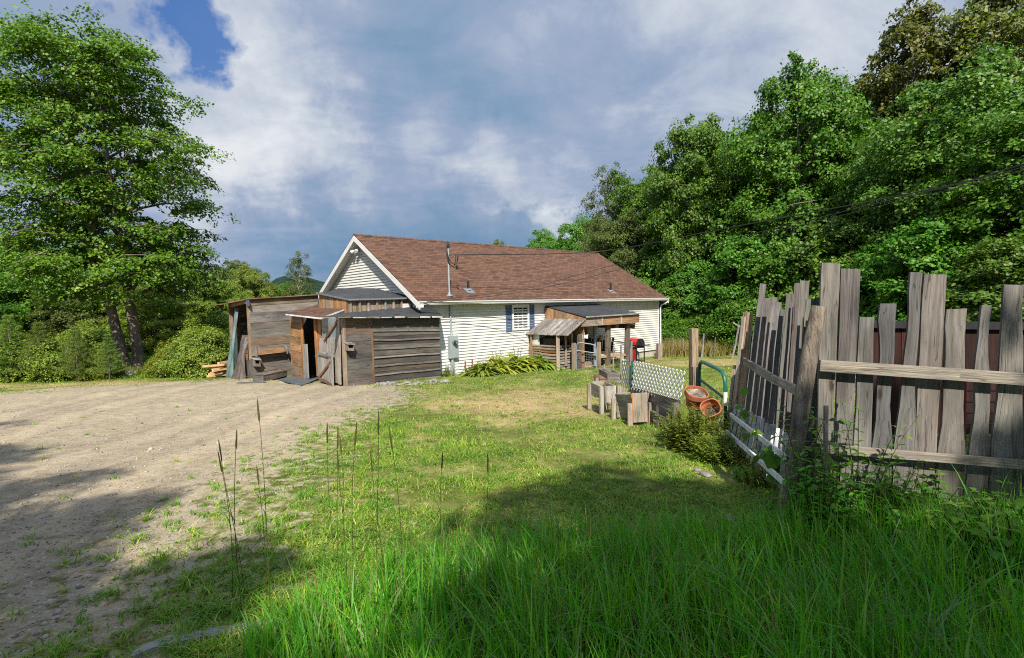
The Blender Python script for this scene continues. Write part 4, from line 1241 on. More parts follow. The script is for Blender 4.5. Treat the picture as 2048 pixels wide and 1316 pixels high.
pth = [g3(.0, .0), g3(0, H_ - .18), g3(.03, H_ - .07), g3(.1, H_ - .01), g3(.2, H_)] + [g3(gw - .2, H_), g3(gw - .1, H_ - .01), g3(gw - .03, H_ - .07), g3(gw, H_ - .18), g3(gw, 0), g3(0, 0)]
mb.tube(pth, r_, 8); mb.tube([g3(0, H_ * .73), g3(gw, H_ * .73)], r_ * .9, 8)
mb.build('frame', M['galv'], t, smooth=True)
mb = MB()
for k in range(1, 12): mb.tube([g3(gw * k / 12, 0), g3(gw * k / 12, H_ * .73)], .003, 4, False)
for k in range(1, 9): mb.tube([g3(0, H_ * .73 * k / 9), g3(gw, H_ * .73 * k / 9)], .003, 4, False)
mb.build('mesh', M['steelgrate'], t)

# red grill
gc = hits(1271, 722, hw(0, -1.0), V); gc.z = G(gc.x, gc.y)
sc_ = (hits(1271, 676, gc, NRM).z - gc.z) / 1.15
t = thing('gas_grill', 'red and black gas grill standing beside the porch', 'grill', gc)
GX = Vector((.53, -.85, 0)).normalized(); GY = Vector((-GX.y, GX.x, 0)); GX = -GX if GX.x < 0 else GX
gp = lambda x, y, z: gc + (GX * x + GY * y + Z * z) * sc_
mb = MB(); mb.hexa([gp(-.30, -.25, .1), gp(.30, -.25, .1), gp(.30, -.225, .1), gp(-.30, -.225, .1), gp(-.30, -.25, .68), gp(.30, -.25, .68), gp(.30, -.225, .68), gp(-.30, -.225, .68)]); mb.build('door', M['red'], t)
mb = MB(); mb.box(gp(-.32, -.22, .08), GX * .64 * sc_, GY * .46 * sc_, Z * .03); mb.build('bottom_shelf', M['black'], t)
mb = MB(); mb.lathe([(.0, .12), (.15, .12), (.16, .16), (.16, .38), (.13, .46), (.05, .50), (.05, .52)], gp(0, .02, 0), 14); mb.build('gas_bottle', M['pipegrey'], t, smooth=True)
mb = MB(); mb.hexa([gp(-.33, -.27, .685), gp(.33, -.27, .685), gp(.33, .27, .685), gp(-.33, .27, .685), gp(-.34, -.29, .84), gp(.34, -.29, .84), gp(.34, .28, .84), gp(-.34, .28, .84)]); mb.build('firebox', M['black'], t)
for k in range(3):
    mb = MB(); mb.tube([gp(-.2 + .2 * k, -.285, .76), gp(-.2 + .2 * k, -.33, .76)], .028, 10); mb.build('knob', M['galv'], t)
mb = MB(); rows = []
for k in range(9):
    a = PI * k / 8; rows.append([gp(x, -.27 * math.cos(a), .845 + .30 * math.sin(a) ** .8) for x in (-.33, .33)])
mb.grid(rows); lid = mb.build('lid', M['red'], t)
for x in (-.335, .335):
    mb = MB(); mb.face([gp(x, -.275 * math.cos(PI * k / 8), .845 + .305 * math.sin(PI * k / 8) ** .8) for k in range(9)]); mb.face([gp(x * 1.06, -.275 * math.cos(PI * k / 8), .845 + .305 * math.sin(PI * k / 8) ** .8) for k in range(9)][::-1]); mb.build('lid_end', M['black'], lid)
mb = MB(); mb.tube([gp(-.22, -.31, .98), gp(.22, -.31, .98)], .016, 8); mb.build('handle', M['black'], lid)
for x0, x1 in ((-.72, -.345), (.345, .75)):
    mb = MB(); mb.box(gp(x0, -.25, .82), (GX * (x1 - x0)) * sc_, GY * .48 * sc_, Z * .03); mb.build('side_shelf', M['black'], t)
for x, y in ((-.33, -.25), (.33, -.25), (.33, .25), (-.33, .25)):
    mb = MB(); mb.bar(gp(x, y, 0), gp(x, y, .84), .035, .035, GY); mb.build('leg', M['black'], t)

# ================================================================== planters, lattice, rail fence
def drop(v, dz=0.0): return Vector((v.x, v.y, G(v.x, v.y) + dz))


def planter(label, fl, fr, depth_vec, ztop, zbot, taper, leg_h, cols, leglen=.03):
    """trough on legs: front panel from fl to fr (plan), going back by depth_vec"""
    fl, fr, dv = Vector(fl), Vector(fr), Vector(depth_vec); fl.z = fr.z = 0
    t = thing('planter_box', label, 'planter', drop(fl))
    ex = (fr - fl).normalized(); ed = dv.normalized(); Wd = (fr - fl).length; th = .022
    def panel(nm, p0, p1, zb, zt, lean, c, parts=2):
        mb = MB(); d = (p1 - p0); nn = Vector((d.y, -d.x, 0)).normalized()
        for k in range(parts):
            z0 = zb + (zt - zb) * k / parts; z1 = zb + (zt - zb) * (k + 1) / parts - .004
            l0 = lean * (1 - k / parts); l1 = lean * (1 - (k + 1) / parts)
            q = [p0 + l0 + Z * z0, p1 + l0 + Z * z0, p1 + l0 + nn * th + Z * z0, p0 + l0 + nn * th + Z * z0, p0 + l1 + Z * z1, p1 + l1 + Z * z1, p1 + l1 + nn * th + Z * z1, p0 + l1 + nn * th + Z * z1]
            if (q[1] - q[0]).cross(q[3] - q[0]).dot(q[4] - q[0]) < 0: q = [q[3], q[2], q[1], q[0], q[7], q[6], q[5], q[4]]
            mb.hexa(q, vary(c, .12))
        mb.build(nm, M['wood'], t)
    panel('end_panel', fl, fr, zbot, ztop, Vector(), cols[0], 1)
    panel('side_panel', fl - ex * .03, fl - ex * .03 + dv, zbot + .05, ztop - .02, ex * taper, cols[1])
    panel('side_panel', fr + ex * .03, fr + ex * .03 + dv, zbot + .05, ztop - .02, -ex * taper, cols[1])
    panel('end_panel', fl + dv, fr + dv, zbot + .05, ztop, Vector(), cols[1])
    for p in (fl - ex * .05, fr + ex * .06, fl - ex * .06 + dv, fr + ex * .06 + dv):
        mb = MB(); g = G(p.x, p.y); mb.bar(Vector((p.x, p.y, g - .05)), Vector((p.x + random.uniform(-.01, .01), p.y, g + leg_h)), .07, .05, ex, vary((.34, .30, .26), .1)); mb.build('leg', M['wood'], t)
    mb = MB(); zs = ztop - .09
    nx, ny = 5, 8
    mb.grid([[fl + ex * Wd * i / nx + dv * j / ny + Z * (zs + random.uniform(-.015, .02)) for i in range(nx + 1)] for j in range(ny + 1)]); mb.build('soil', M['soil'], t)
    return fl + dv * .5 + ex * Wd * .5 + Z * zs


PW = (.36, .32, .28)
a, b = at(1265, 786, 8.5), at(1293, 786, 8.55)
pl1 = planter('nearest tall grey planter box with orange edged end panel before the lattice', a, b, at(1233, 776, 9.05) - at(1265, 776, 8.5), a.z, gnd(1278, 857).z + .03, .10, .36, (PW, (.30, .27, .24)))
mb = MB()
for P_, sg in ((a, -1), (b, 1)):
    mb = MB(); mb.bar(Vector((P_.x, P_.y - .012, a.z - .28)), Vector((P_.x, P_.y - .012, a.z)), .016, .02, Vector((1, 0, 0)), (.45, .2, .08)); mb.bar(Vector((P_.x + .012 * sg, P_.y - .012, a.z - .58)), Vector((P_.x + .012 * sg, P_.y - .012, a.z - .29)), .016, .02, Vector((1, 0, 0)), (.5, .17, .05))
    mb.build('edge_strip', M['wood'], bpy.data.objects['planter_box'])
a, b = at(1208, 772, 9.45), at(1231, 772, 9.5)
pl2 = planter('pale planter box on tall legs behind the nearest planter', a, b, Vector((-.12, .62, 0)), a.z, a.z - .30, .0, .52, ((.44, .41, .37), (.32, .29, .26)))
a, b = at(1216, 752, 11.0), at(1240, 754, 10.8)
pl3 = planter('grey planter box farthest back beside the small lattice', a, b, Vector((-.05, .75, 0)), a.z + .09, a.z - .12, .02, .45, ((.30, .27, .25), (.24, .22, .2)))
# half barrel
t = thing('half_barrel', 'low wooden half barrel planter by the gate post', 'barrel', drop(at(1202, 755, 12.2)))
bc = drop(at(1202, 755, 12.2)); bz = at(1202, 748, 12.2).z - bc.z
mb = MB(); n = 16
for k in range(n):
    a0, a1 = 2 * PI * k / n, 2 * PI * (k + .93) / n
    r0, r1, r2 = .14, .165, .15
    rows = [[bc + Vector((r * math.cos(a), r * math.sin(a), h)) for a in (a0, a1)] for r, h in ((r0, 0), (r1, bz * .5), (r2, bz), (r2 - .02, bz), (r0 - .02, .02))]
    mb.grid(rows, False, [0, .2, .4, .42, .8], vary((.33, .25, .17)))
mb.build('staves', M['wood'], t)
for f in (.25, .8):
    mb = MB(); mb.tube([bc + Z * (bz * f - .012), bc + Z * (bz * f + .012)], .168, 20, False); mb.build('hoop', M['rust'], t)
mb = MB(); mb.lathe([(.135, bz * .85), (.0, bz * .9)], bc, 12); mb.build('soil', M['soil'], t)

# lattice
def lattice(label, tl, tr, br, bl, nx):
    mb = MB(); tl, tr, br, bl = map(Vector, (tl, tr, br, bl))
    Pq = lambda u, v: (bl.lerp(br, u)).lerp(tl.lerp(tr, u), v)
    n = (br - bl).cross(tl - bl).normalized()
    Wd, Hh = (br - bl).length, (tl - bl).length
    st = Wd / nx
    for sg in (1, -1):
        k = -int(Hh / st) - 2
        while k * st < Wd + Hh + st:
            x0 = k * st
            # line x = x0 + sg*y, clip
            ya, yb = 0.0, Hh
            pts = []
            for y in (0.0, Hh):
                pts.append((x0 + sg * y if sg > 0 else x0 + (Hh - y) - Hh + Hh, y))
            (xa, y0), (xb, y1) = ((x0, 0), (x0 + Hh, Hh)) if sg > 0 else ((x0, 0), (x0 - Hh, Hh))
            if sg > 0:
                if xa < 0: y0 -= xa; xa = 0
                if xb > Wd: y1 -= xb - Wd; xb = Wd
            else:
                if xa > Wd: y0 += xa - Wd; xa = Wd
                if xb < 0: y1 += xb; xb = 0
            if y1 - y0 > .03:
                mb.bar(Pq(xa / Wd, y0 / Hh) + n * .006 * sg, Pq(xb / Wd, y1 / Hh) + n * .006 * sg, .026, .008, (br - bl), (1, 1, 1))
            k += 1
    return tag(mb.build('lattice_panel', M['white']), label, 'lattice')


l_tl, l_tr = at(1269, 722, 9.35), at(1370, 743, 7.6)
l_bl, l_br = at(1263, 779, 9.35), at(1360, 806, 7.6)
lattice('long white plastic lattice panel above the grey rail fence', l_tl, l_tr, l_br, l_bl, 15)
lattice('short white lattice panel behind the leaning pole', at(1245, 720, 10.3), at(1259, 720, 9.6), at(1258, 776, 9.6), at(1243, 772, 10.3), 4)
rf = thing('rail_fence', 'dark weathered rail fence under the white lattice', 'fence', drop(at(1300, 800, 9.2)))
ck = (.13, .12, .11)
mb = MB(); mb.bar(at(1266, 783, 9.35), at(1358, 812, 7.62), .17, .035, Z, ck); mb.build('rail', M['wood'], rf)
mb = MB(); mb.bar(at(1290, 800, 8.9), at(1352, 838, 7.65), .14, .035, Z, (.11, .105, .1)); mb.build('rail', M['wood'], rf)
mb = MB(); mb.bar(at(1296, 825, 8.7), at(1350, 852, 7.4), .10, .03, Z, ck); mb.build('rail', M['wood'], rf)
for px, y, yt in ((1352, 7.55, 806), (1321, 8.3, 812), (1268, 9.3, 790)):
    tp = at(px, yt, y); mb = MB(); mb.bar(drop(tp, -.2) - Vector((.03, 0, 0)), tp, .10, .07, Vector((1, .3, 0)), (.16, .15, .14)); mb.build('post', M['wood'], rf)
mb = MB(); c0 = drop(at(1257, 790, 9.55)); ct = at(1263, 682, 9.55); mb.tube([c0, c0.lerp(ct, .5) + Vector((.01, 0, 0)), ct], [.032, .028, .022], 8, col=(.36, .34, .32), rough=.06); tag(mb.build('pole', M['wood'], smooth=True), 'tall thin grey pole leaning at the end of the lattice', 'pole')
mb = MB(); c0 = drop(at(1264, 790, 9.42)); ct = at(1264, 722, 9.42); mb.bar(c0, ct, .035, .012, Vector((1, 0, 0))); mb.bar(c0 + Vector((0, .018, 0)), ct + Vector((0, .018, 0)), .008, .03, Vector((1, 0, 0))); tag(mb.build('stake', M['greenpaint']), 'green metal stake right beside the leaning pole', 'stake')
for px, yt, yb, y, lab in ((1226, 695, 745, 14.5, 'thin weathered stake tied near the porch bench rail'), (1241, 690, 742, 14.2, 'thin grey stake in front of the porch corner'), (1208, 728, 746, 13.4, 'short wooden stake above the half barrel')):
    mb = MB(); c0 = drop(at(px, yb, y), -.1); mb.tube([c0, at(px + 1, yt, y)], .022, 7, col=SILVER, rough=.08); tag(mb.build('stake', M['wood']), lab, 'stake')

# ================================================================== green gate with pots
Gp = gnd(1387, 862)
gx0 = at(1387, 860, 8.05)
mb = MB(); tp = at(1387, 657, 8.05); mb.bar(drop(gx0, -.3), tp, .105, .105, Vector((1, .1, 0)), (.36, .28, .19)); tag(mb.build('gate_post', M['wood']), 'tall square tan post at the green garden gate', 'post')
mb = MB(); tp = at(1390, 733, 7.93); mb.bar(drop(tp, -.3), tp, .10, .09, Vector((1, .1, 0)), (.24, .19, .14)); tag(mb.build('gate_post', M['wood']), 'short darker post stub in front of the tall gate post', 'post')
ga0, ga1 = at(1399, 860, 7.85), at(1451, 870, 6.95)
t = thing('garden_gate', 'green tubular garden gate with wire mesh between tan post and pickets', 'gate', drop(ga0))
gd = Vector((ga1.x - ga0.x, ga1.y - ga0.y, 0)); GWd = gd.length; gd.normalize()
z0 = drop(ga0).z + .12; zt = at(1403, 721, 7.8).z
gq = lambda f, z: Vector((ga0.x, ga0.y, 0)) + gd * GWd * f + Z * z
zt1 = at(1441, 743, 7.05).z
ztf = lambda f: zt + (zt1 - zt) * f
mb = MB(); pth = [gq(0, z0), gq(0, zt - .16), gq(.03, zt - .06), gq(.1, ztf(.1) - .005), gq(.3, ztf(.3)), gq(.7, ztf(.7)), gq(.88, ztf(.9) - .01), gq(.97, ztf(1) - .07), gq(1, ztf(1) - .17), gq(1, z0), gq(0, z0)]
mb.tube(pth, .026, 10); zm = at(1399, 758, 7.85).z; zm1 = at(1448, 797, 6.97).z
mb.tube([gq(0, zm), gq(1, zm1)], .019, 8); mb.build('frame', M['greenpaint'], t, smooth=True)
mb = MB()
for k in range(1, 22): mb.tube([gq(k / 22, z0), gq(k / 22, zm + (zm1 - zm) * k / 22)], .0028, 4, False)
for k in range(1, 7): mb.tube([gq(0, z0 + (zm - z0) * k / 7), gq(1, z0 + (zm1 - z0) * k / 7)], .0028, 4, False)
mb.build('mesh', M['galv'], t)
mb = MB(); tgp = gq(1, zm1 + .0); mb.tube([tgp - Z * .09, tgp + Z * .09], .0275, 10); mb.build('white_tape', M['white'], t)


def pot(label, c, r, h, tilt_ax, tilt, fill):
    t = thing('terracotta_pot', label, 'flower pot', c)
    Mx = Matrix.Rotation(tilt, 4, tilt_ax)
    pr = [(r * .62, -h), (r * .66, -h * .9), (r * .86, -h * .36), (r * .88, -h * .34), (r * .98, -h * .33), (r, -h * .30), (r * 1.02, -.01), (r * 1.0, 0), (r * .93, 0), (r * .90, -h * .25), (r * .80, -h * .38), (r * .62, -h * .9), (0, -h * .92)]
    mb = MB(); mb.lathe(pr, c, 28, Mx, sq=2.7); mb.build('pot', M['terra'], t, smooth=False)
    mb = MB(); rows = []
    zf = -h * .16 if fill == 'mulch' else -h * .6
    rr = r * .88 if fill == 'mulch' else r * .72
    for k in range(6):
        rows.append([Vector(c) + Mx @ Vector((rr * k / 5 * math.cos(2 * PI * j / 20), rr * k / 5 * math.sin(2 * PI * j / 20), zf + random.uniform(-.012, .012))) for j in range(20)])
    mb.grid(rows, True); mb.build('soil', M['mulch' if fill == 'mulch' else 'soil'], t)
    return t


pot('upper terracotta pot full of dry mulch hung on the green gate', at(1394, 783, 7.35), .152, .25, Vector((1, .25, 0)), math.radians(24), 'mulch')
pot('lower terracotta pot tilted and nearly empty beside the goldenrod', at(1421, 815, 6.85), .125, .235, Vector((1, -.6, 0)), math.radians(52), 'soil')

# ================================================================== picket fence
def picket(mb, pts_px, yfun, n, th, col, wavy=.006, K=7):
    """live-edge board: pts_px = bottom-left, bottom-right, top-right, top-left pixel corners on a fence of real depth"""
    bl, br, tr, tl = [at(x, y, yfun(x)) for x, y in pts_px]
    up = (tl - bl)
    L_, R_ = [], []
    ph1, ph2 = random.uniform(0, 6), random.uniform(0, 6)
    for k in range(K + 1):
        f = k / K
        a = bl.lerp(tl, f); b = br.lerp(tr, f); e = (b - a).normalized()
        wl = wavy * (math.sin(f * 7 + ph1) + .6 * math.sin(f * 17 + ph2)); wr = wavy * (math.sin(f * 6 + ph2) + .6 * math.sin(f * 15 + ph1))
        if k in (0, K): wl *= .3; wr *= .3
        L_.append(a + e * wl); R_.append(b + e * wr)
    n = Vector(n).normalized(); uo = random.uniform(0, 50)
    hs = up.length
    for k in range(K):
        u0, u1 = uo + hs * k / K, uo + hs * (k + 1) / K
        w_ = (R_[k] - L_[k]).length
        mb.face([L_[k], R_[k], R_[k + 1], L_[k + 1]], [(u0, uo), (u0, uo + w_), (u1, uo + w_), (u1, uo)], col)
        mb.face([R_[k] - n * th, L_[k] - n * th, L_[k + 1] - n * th, R_[k + 1] - n * th], [(u0, uo), (u0, uo + w_), (u1, uo + w_), (u1, uo)], col)
        mb.face([L_[k] - n * th, L_[k], L_[k + 1], L_[k + 1] - n * th], [(u0, uo), (u0, uo + .02), (u1, uo + .02), (u1, uo)], col)
        mb.face([R_[k], R_[k] - n * th, R_[k + 1] - n * th, R_[k + 1]], [(u0, uo), (u0, uo + .02), (u1, uo + .02), (u1, uo)], col)
    mb.face([L_[K], R_[K], R_[K] - n * th, L_[K] - n * th], None, col)


fr_y = lambda x: 4.12 - (x - 1640) * (.25 / 408)
pf = thing('picket_fence', 'rough grey fence of uneven boards with two rails facing the camera', 'fence', gnd(1850, 1010))
fn = Vector((-.08, -1, 0))
data = [((1630, 1000), (1662, 1002), (1680, 527), (1644, 525)), ((1666, 1000), (1700, 1002), (1721, 538), (1682.5, 537)), ((1702, 1003), (1738, 1004), (1749.5, 634.5), (1720, 634)), ((1741, 1003), (1778, 1005), (1793, 607), (1762, 607)),
        ((1783, 1005), (1820, 1005), (1845.5, 545), (1822, 544)), ((1822, 1006), (1868, 1008), (1893, 549), (1849, 548.5)), ((1872, 1008), (1925, 1010), (1934, 617), (1895, 619)), ((1928, 1010), (1972, 1012), (1984, 610), (1965, 610)),
        ((1978, 1010), (2040, 1014), (2049, 570), (2009, 569)), ((2046, 1014), (2096, 1016), (2104, 600), (2056, 598)), ((2102, 1016), (2150, 1018), (2160, 560), (2110, 560)), ((2156, 1018), (2200, 1018), (2206, 630), (2166, 630))]
pcs = [(.225, .215, .195), (.20, .185, .18), (.215, .21, .2), (.15, .15, .155), (.19, .185, .18), (.225, .205, .19), (.23, .215, .195), (.2, .195, .19), (.235, .225, .21), (.2, .19, .18), (.22, .2, .19), (.2, .2, .19)]
for i, q in enumerate(data):
    mb = MB(); wv = (.004, .003, .005, .016, .012, .004, .012, .016, .010, .005, .01, .006)[i] * .75
    off = .012 * (i % 2)
    picket(mb, q, lambda x, o=off: fr_y(x) + o, fn, .02, tuple(.80 * c for c in pcs[i]), wv * 1.0, 12); mb.build('picket', M['wood'], pf)
for y0, y1, x0, x1, w_ in ((731, 771, 1639, 2220, .088), (895, 944, 1623, 2220, .064)):
    mb = MB(); a, b = at(x0, y0, fr_y(x0) - .04), at(x1, y1, fr_y(x1) - .04)
    mb.bar(a, a.lerp(b, .5) + Z * .004, w_, .036, Z, (.25, .225, .19)); mb.bar(a.lerp(b, .5) + Z * .004, b, w_, .036, Z, (.25, .225, .19)); mb.build('rail', M['wood'], pf)
# log corner post
lb_, lt_ = at(1566, 1062, 4.0), at(1641, 613, 4.02)
mb = MB(); pth = []; rad = []
for k in range(22):
    f = k / 21; p_ = lb_.lerp(lt_, f) + Vector((.012 * math.sin(5 * f) - .02 * math.sin(PI * f), 0, 0)); pth.append(p_); rad.append((.066 - .012 * f) * (1 + .06 * math.sin(9 * f + 1)))
mb.tube(pth, rad, 18, True, rough=.035); mb.tube([lb_.lerp(lt_, .45) + Vector((.06, -.02, 0)), lb_.lerp(lt_, .50) + Vector((.085, -.03, .01))], [.018, .008], 6)
tag(mb.build('log_post', M['logbark'], smooth=True), 'thick barked log corner post leaning between the two picket fences', 'post')
mb = MB(); c0, c1 = at(1650, 935, 3.9), at(1652, 811, 3.9); mb.tube([drop(c0, -.1), c1], .017, 8, col=SILVER, rough=.08); tag(mb.build('stake', M['wood']), 'short round grey stake right of the log corner post', 'stake')
# left, receding section
Lq = lambda x: 4.25 + (1640 - x) * (2.7 / 155)
pf2 = thing('picket_fence', 'receding row of thin grey pickets running back to the garden gate', 'fence', drop(at(1560, 850, 5.6)))
fn2 = Vector((-.94, -.34, 0))
tops = [(1512, 632, 8), (1520, 567, 6), (1529, 596, 6), (1541, 594, 7), (1549, 604, 7), (1559, 619, 9), (1573, 587, 10), (1578, 606, 8), (1589, 566, 11), (1600, 561, 9), (1610, 598, 12), (1622, 598, 20)]
for i, (x, yt, w_) in enumerate(tops):
    f = i / (len(tops) - 1)
    xb = 1472 + f * 122; yb = 862 + f * 130
    yy = 6.95 - f * 2.65
    mb = MB(); picket(mb, ((xb, yb), (xb + w_ * 1.95, yb + 4), (x + w_ * 1.75, yt + 1), (x, yt)), lambda q, yy=yy, x=x: yy, fn2, .02, vary((.165, .157, .147), .15), .003, 7); mb.build('picket', M['wood'], pf2)
mb = MB(); a, m_, b = at(1489, 722, 6.8), at(1545, 757, 5.4), at(1596, 782, 4.45); mb.bar(a, m_, .09, .035, Z, (.34, .30, .26)); mb.bar(m_, b, .08, .035, Z, (.34, .3, .26)); mb.build('rail', M['wood'], pf2)
mb = MB(); a, b = at(1470, 880, 6.8), at(1590, 965, 4.3); mb.bar(a, b, .07, .03, Z, GREY); mb.build('rail', M['wood'], pf2)
for x0, yb, x1, yt, y, w_, c, lab in ((1466, 872, 1497, 625, 6.95, .11, (.33, .24, .16), 'split half log post leaning at the end of the thin pickets'), (1455, 858, 1474, 731, 7.0, .07, (.20, .15, .11), 'short brown post between the green gate and split post')):
    b0, tp = at(x0, yb, y), at(x1, yt, y); mb = MB(); mb.bar(drop(b0, -.2), tp, w_, .07, Vector((1, .4, 0)), c); mb.bar(drop(b0, -.2) + Vector((-w_ * .62, -.02, 0)), tp + Vector((-w_ * .62, -.02, -.05)), .035, .05, Vector((1, .4, 0)), (.42, .36, .3)); tag(mb.build('fence_post', M['wood']), lab, 'post')
# white small picket panel leaning on it
wp = thing('white_fence', 'small flaking white picket fence panel low against the thin pickets', 'fence panel', drop(at(1515, 910, 5.2)))
Wq = lambda f: 6.6 - f * 2.45
for i in range(15):
    f = i / 14.; xt, yt = 1468 + 105 * f + 2, 806 + 62 * f ** .9 + random.uniform(-3, 3); xb, yb = 1452 + 112 * f, 878 + 105 * f
    mb = MB(); picket(mb, ((xb, yb), (xb + 4.2 + 1.5 * f, yb + 2), (xt + 4.2 + 1.5 * f, yt + 1), (xt, yt)), lambda q, f=f: Wq(f) - .12, fn2, .012, (1, 1, 1), .001, 2); mb.build('picket', M['painted'], wp)
for y0, y1, x0, x1 in ((829, 914, 1461, 1570), (863, 965, 1453, 1568)):
    mb = MB(); mb.bar(at(x0, y0, Wq(0) - .17), at(x1, y1, Wq(1) - .17), .045, .02, Z); mb.build('rail', M['painted'], wp)

# rust coloured panel wall and red bars beyond the fence
rp = thing('panel_wall', 'dark rust brown boarded wall with black top rail behind the pickets', 'wall', drop(at(1900, 900, 7.3)))
mb = MB(); a, b = at(1735, 648, 7.4), at(2300, 655, 6.7)
a0, b0 = drop(a), drop(b)
plank_wall(mb, a0, b0, (a0.z, a.z), (b0.z, b.z), 16, [(.045, .016, .012), (.034, .015, .012), (.03, .015, .013)], Vector((0, -1, 0)), vert=True); mb.build('boards', M['wood'], rp)
mb = MB(); mb.bar(a + Vector((0, -.04, .0)), b + Vector((0, -.04, .0)), .10, .10, Z); mb.build('top_rail', M['black'], rp)
M['dkred'] = plain('dull_red_paint', (.14, .015, .015), .6)
rg = thing('red_gate', 'red tube gate glimpsed through gaps in the near picket fence', 'gate', drop(at(1950, 900, 6.0)))
for k in range(5):
    mb = MB(); z_ = 1.1 + .13 * k; mb.tube([Vector((5.15, 6.1, z_)), Vector((6.6, 5.9, z_))], .010, 8); mb.build('bar', M['dkred'], rg)
for x in (5.15, 6.6):
    mb = MB(); mb.tube([Vector((x, 6.0, .75)), Vector((x, 6.0, 1.75))], .022, 8); mb.build('upright', M['dkred'], rg)

# ================================================================== yard wire fence
wf = thing('wire_fence', 'dark wire mesh fence across the back of the yard', 'fence', drop(Vector((9, 26.5, 0))))
wl = [Vector((7.6, 26.6, 0)), Vector((9.2, 27.2, 0)), Vector((11.5, 27.0, 0)), Vector((14, 25.0, 0)), Vector((17, 21, 0))]
mb = MB()
for k in range(len(wl) - 1):
    p_, q = drop(wl[k]), drop(wl[k + 1])
    for h_ in np.linspace(.1, 1.05, 9): mb.tube([p_ + Z * h_, q + Z * h_], .005, 4, False)
    n_ = int((q - p_).length / .17)
    for j in range(n_):
        r = p_.lerp(q, j / n_); mb.tube([r + Z * .05, r + Z * 1.05], .004, 4, False)
mb.build('mesh', M['wire'], wf)
for x0, yb, x1, yt, y, r, c, lab in ((1345, 717, 1347, 681, 26.4, .04, SILVER, 'short slanted grey post in dry grass nearest the house'), (1366, 722, 1366, 677, 26.2, .05, SILVER, 'crooked pale post in the dry grass beside the tan gate post'), (1402, 725, 1408, 667, 25.6, .05, SILVER, 'pale slanted stake just right of the tan gate post'),
                                 (1429, 728, 1431, 674, 25.2, .04, (.14, .17, .14), 'dark straight post in the middle of the yard fence'), (1462, 728, 1478, 650, 24.0, .05, SILVER, 'long leaning pole with a crosspiece at the yard fence')):
    mb = MB(); c0, c1 = drop(at(x0, yb, y), -.2), at(x1, yt, y); m_ = c0.lerp(c1, .5) + Vector((random.uniform(-.03, .03), 0, 0)); mb.tube([c0, m_, c1], [r, r * .9, r * .75], 7, col=c, rough=.1)
    if x0 == 1462: mb.bar(at(1466, 645, 24), at(1483, 655, 24), .06, .04, Z, SILVER)
    tag(mb.build('yard_post', M['wood']), lab, 'post')
mb = MB(); c0 = drop(at(1318, 718, 24.6), -.1); c1 = at(1319, 687, 24.6); mb.bar(c0, c1, .22, .2, Vector((1, .2, 0)), (.24, .20, .17)); tag(mb.build('stump_post', M['wood']), 'stout short grey post at the corner of the house', 'post')

# ================================================================== overhead cables
pend = Vector((15.0, 8.4, 7.4))
for k, (sx_, sy_, sy3, pts, r, lab) in enumerate(((898, 505, None, [(1195, 503, 21), (1460, 455, 17), (1850, 381, 12.2), (2048, 328, 10.2)], .016, 'thick twisted power cable from the service mast to upper right'),
                                 (845, 604, None, [(1050, 577, 19), (1228, 530, 18), (1465, 477, 15), (1760, 405, 12.2), (2048, 334, 10.1)], .009, 'upper thin telephone cable crossing the brown roof from the eave'),
                                 (843, 607, None, [(1050, 583, 18.5), (1243, 538, 17.2), (1440, 490, 15), (1760, 412, 11.8), (2048, 340, 9.9)], .009, 'lower thin telephone cable crossing the brown roof from the eave'))):
    p0 = at(sx_, sy_, 17.6 if k == 0 else 16.9)
    if k == 0: p0 = bk + NRM * .2 + U * .10
    ctl = [p0] + [at(*q) for q in pts]
    dlast = (ctl[-1] - ctl[-2]).normalized(); ctl.append(ctl[-1] + dlast * 6 + Z * .3)
    pts_ = []
    cc = [ctl[0] * 2 - ctl[1]] + ctl + [ctl[-1] * 2 - ctl[-2]]
    for i in range(1, len(cc) - 2):
        for q in range(10):
            u = q / 10.; a, b, c, d = cc[i - 1:i + 3]
            pts_.append(.5 * ((2 * b) + (c - a) * u + (2 * a - 5 * b + 4 * c - d) * u * u + (3 * b - a - 3 * c + d) * u ** 3))
    pts_.append(ctl[-1])
    mb = MB(); mb.tube(pts_, r, 6); tag(mb.build('power_cable' if k == 0 else 'telephone_cable', M['wire'], smooth=True), lab, 'cable')

# ================================================================== stones
def rock(c, r, sq=.6):
    import bmesh
    bm = bmesh.new(); bmesh.ops.create_icosphere(bm, subdivisions=2, radius=1)
    ph = [random.uniform(0, 6) for _ in range(6)]
    ax = Vector((random.uniform(.7, 1.3), random.uniform(.7, 1.2), sq))
    for v in bm.verts:
        n = v.co.copy(); k = 1 + .16 * math.sin(3 * n.x + ph[0]) + .14 * math.sin(4 * n.y + ph[1]) + .12 * math.sin(5 * n.z + ph[2]) + .05 * math.sin(11 * n.x + 9 * n.y)
        v.co = Vector((n.x * ax.x, n.y * ax.y, n.z * ax.z)) * k * r
    bmesh.ops.rotate(bm, verts=bm.verts, matrix=Matrix.Rotation(random.uniform(0, 6), 3, 'Z'))
    me = bpy.data.meshes.new('stone'); bm.to_mesh(me); bm.free(); me.materials.append(M['stone'])
    o = bpy.data.objects.new('stone', me); COL.objects.link(o); o.location = c
    return o


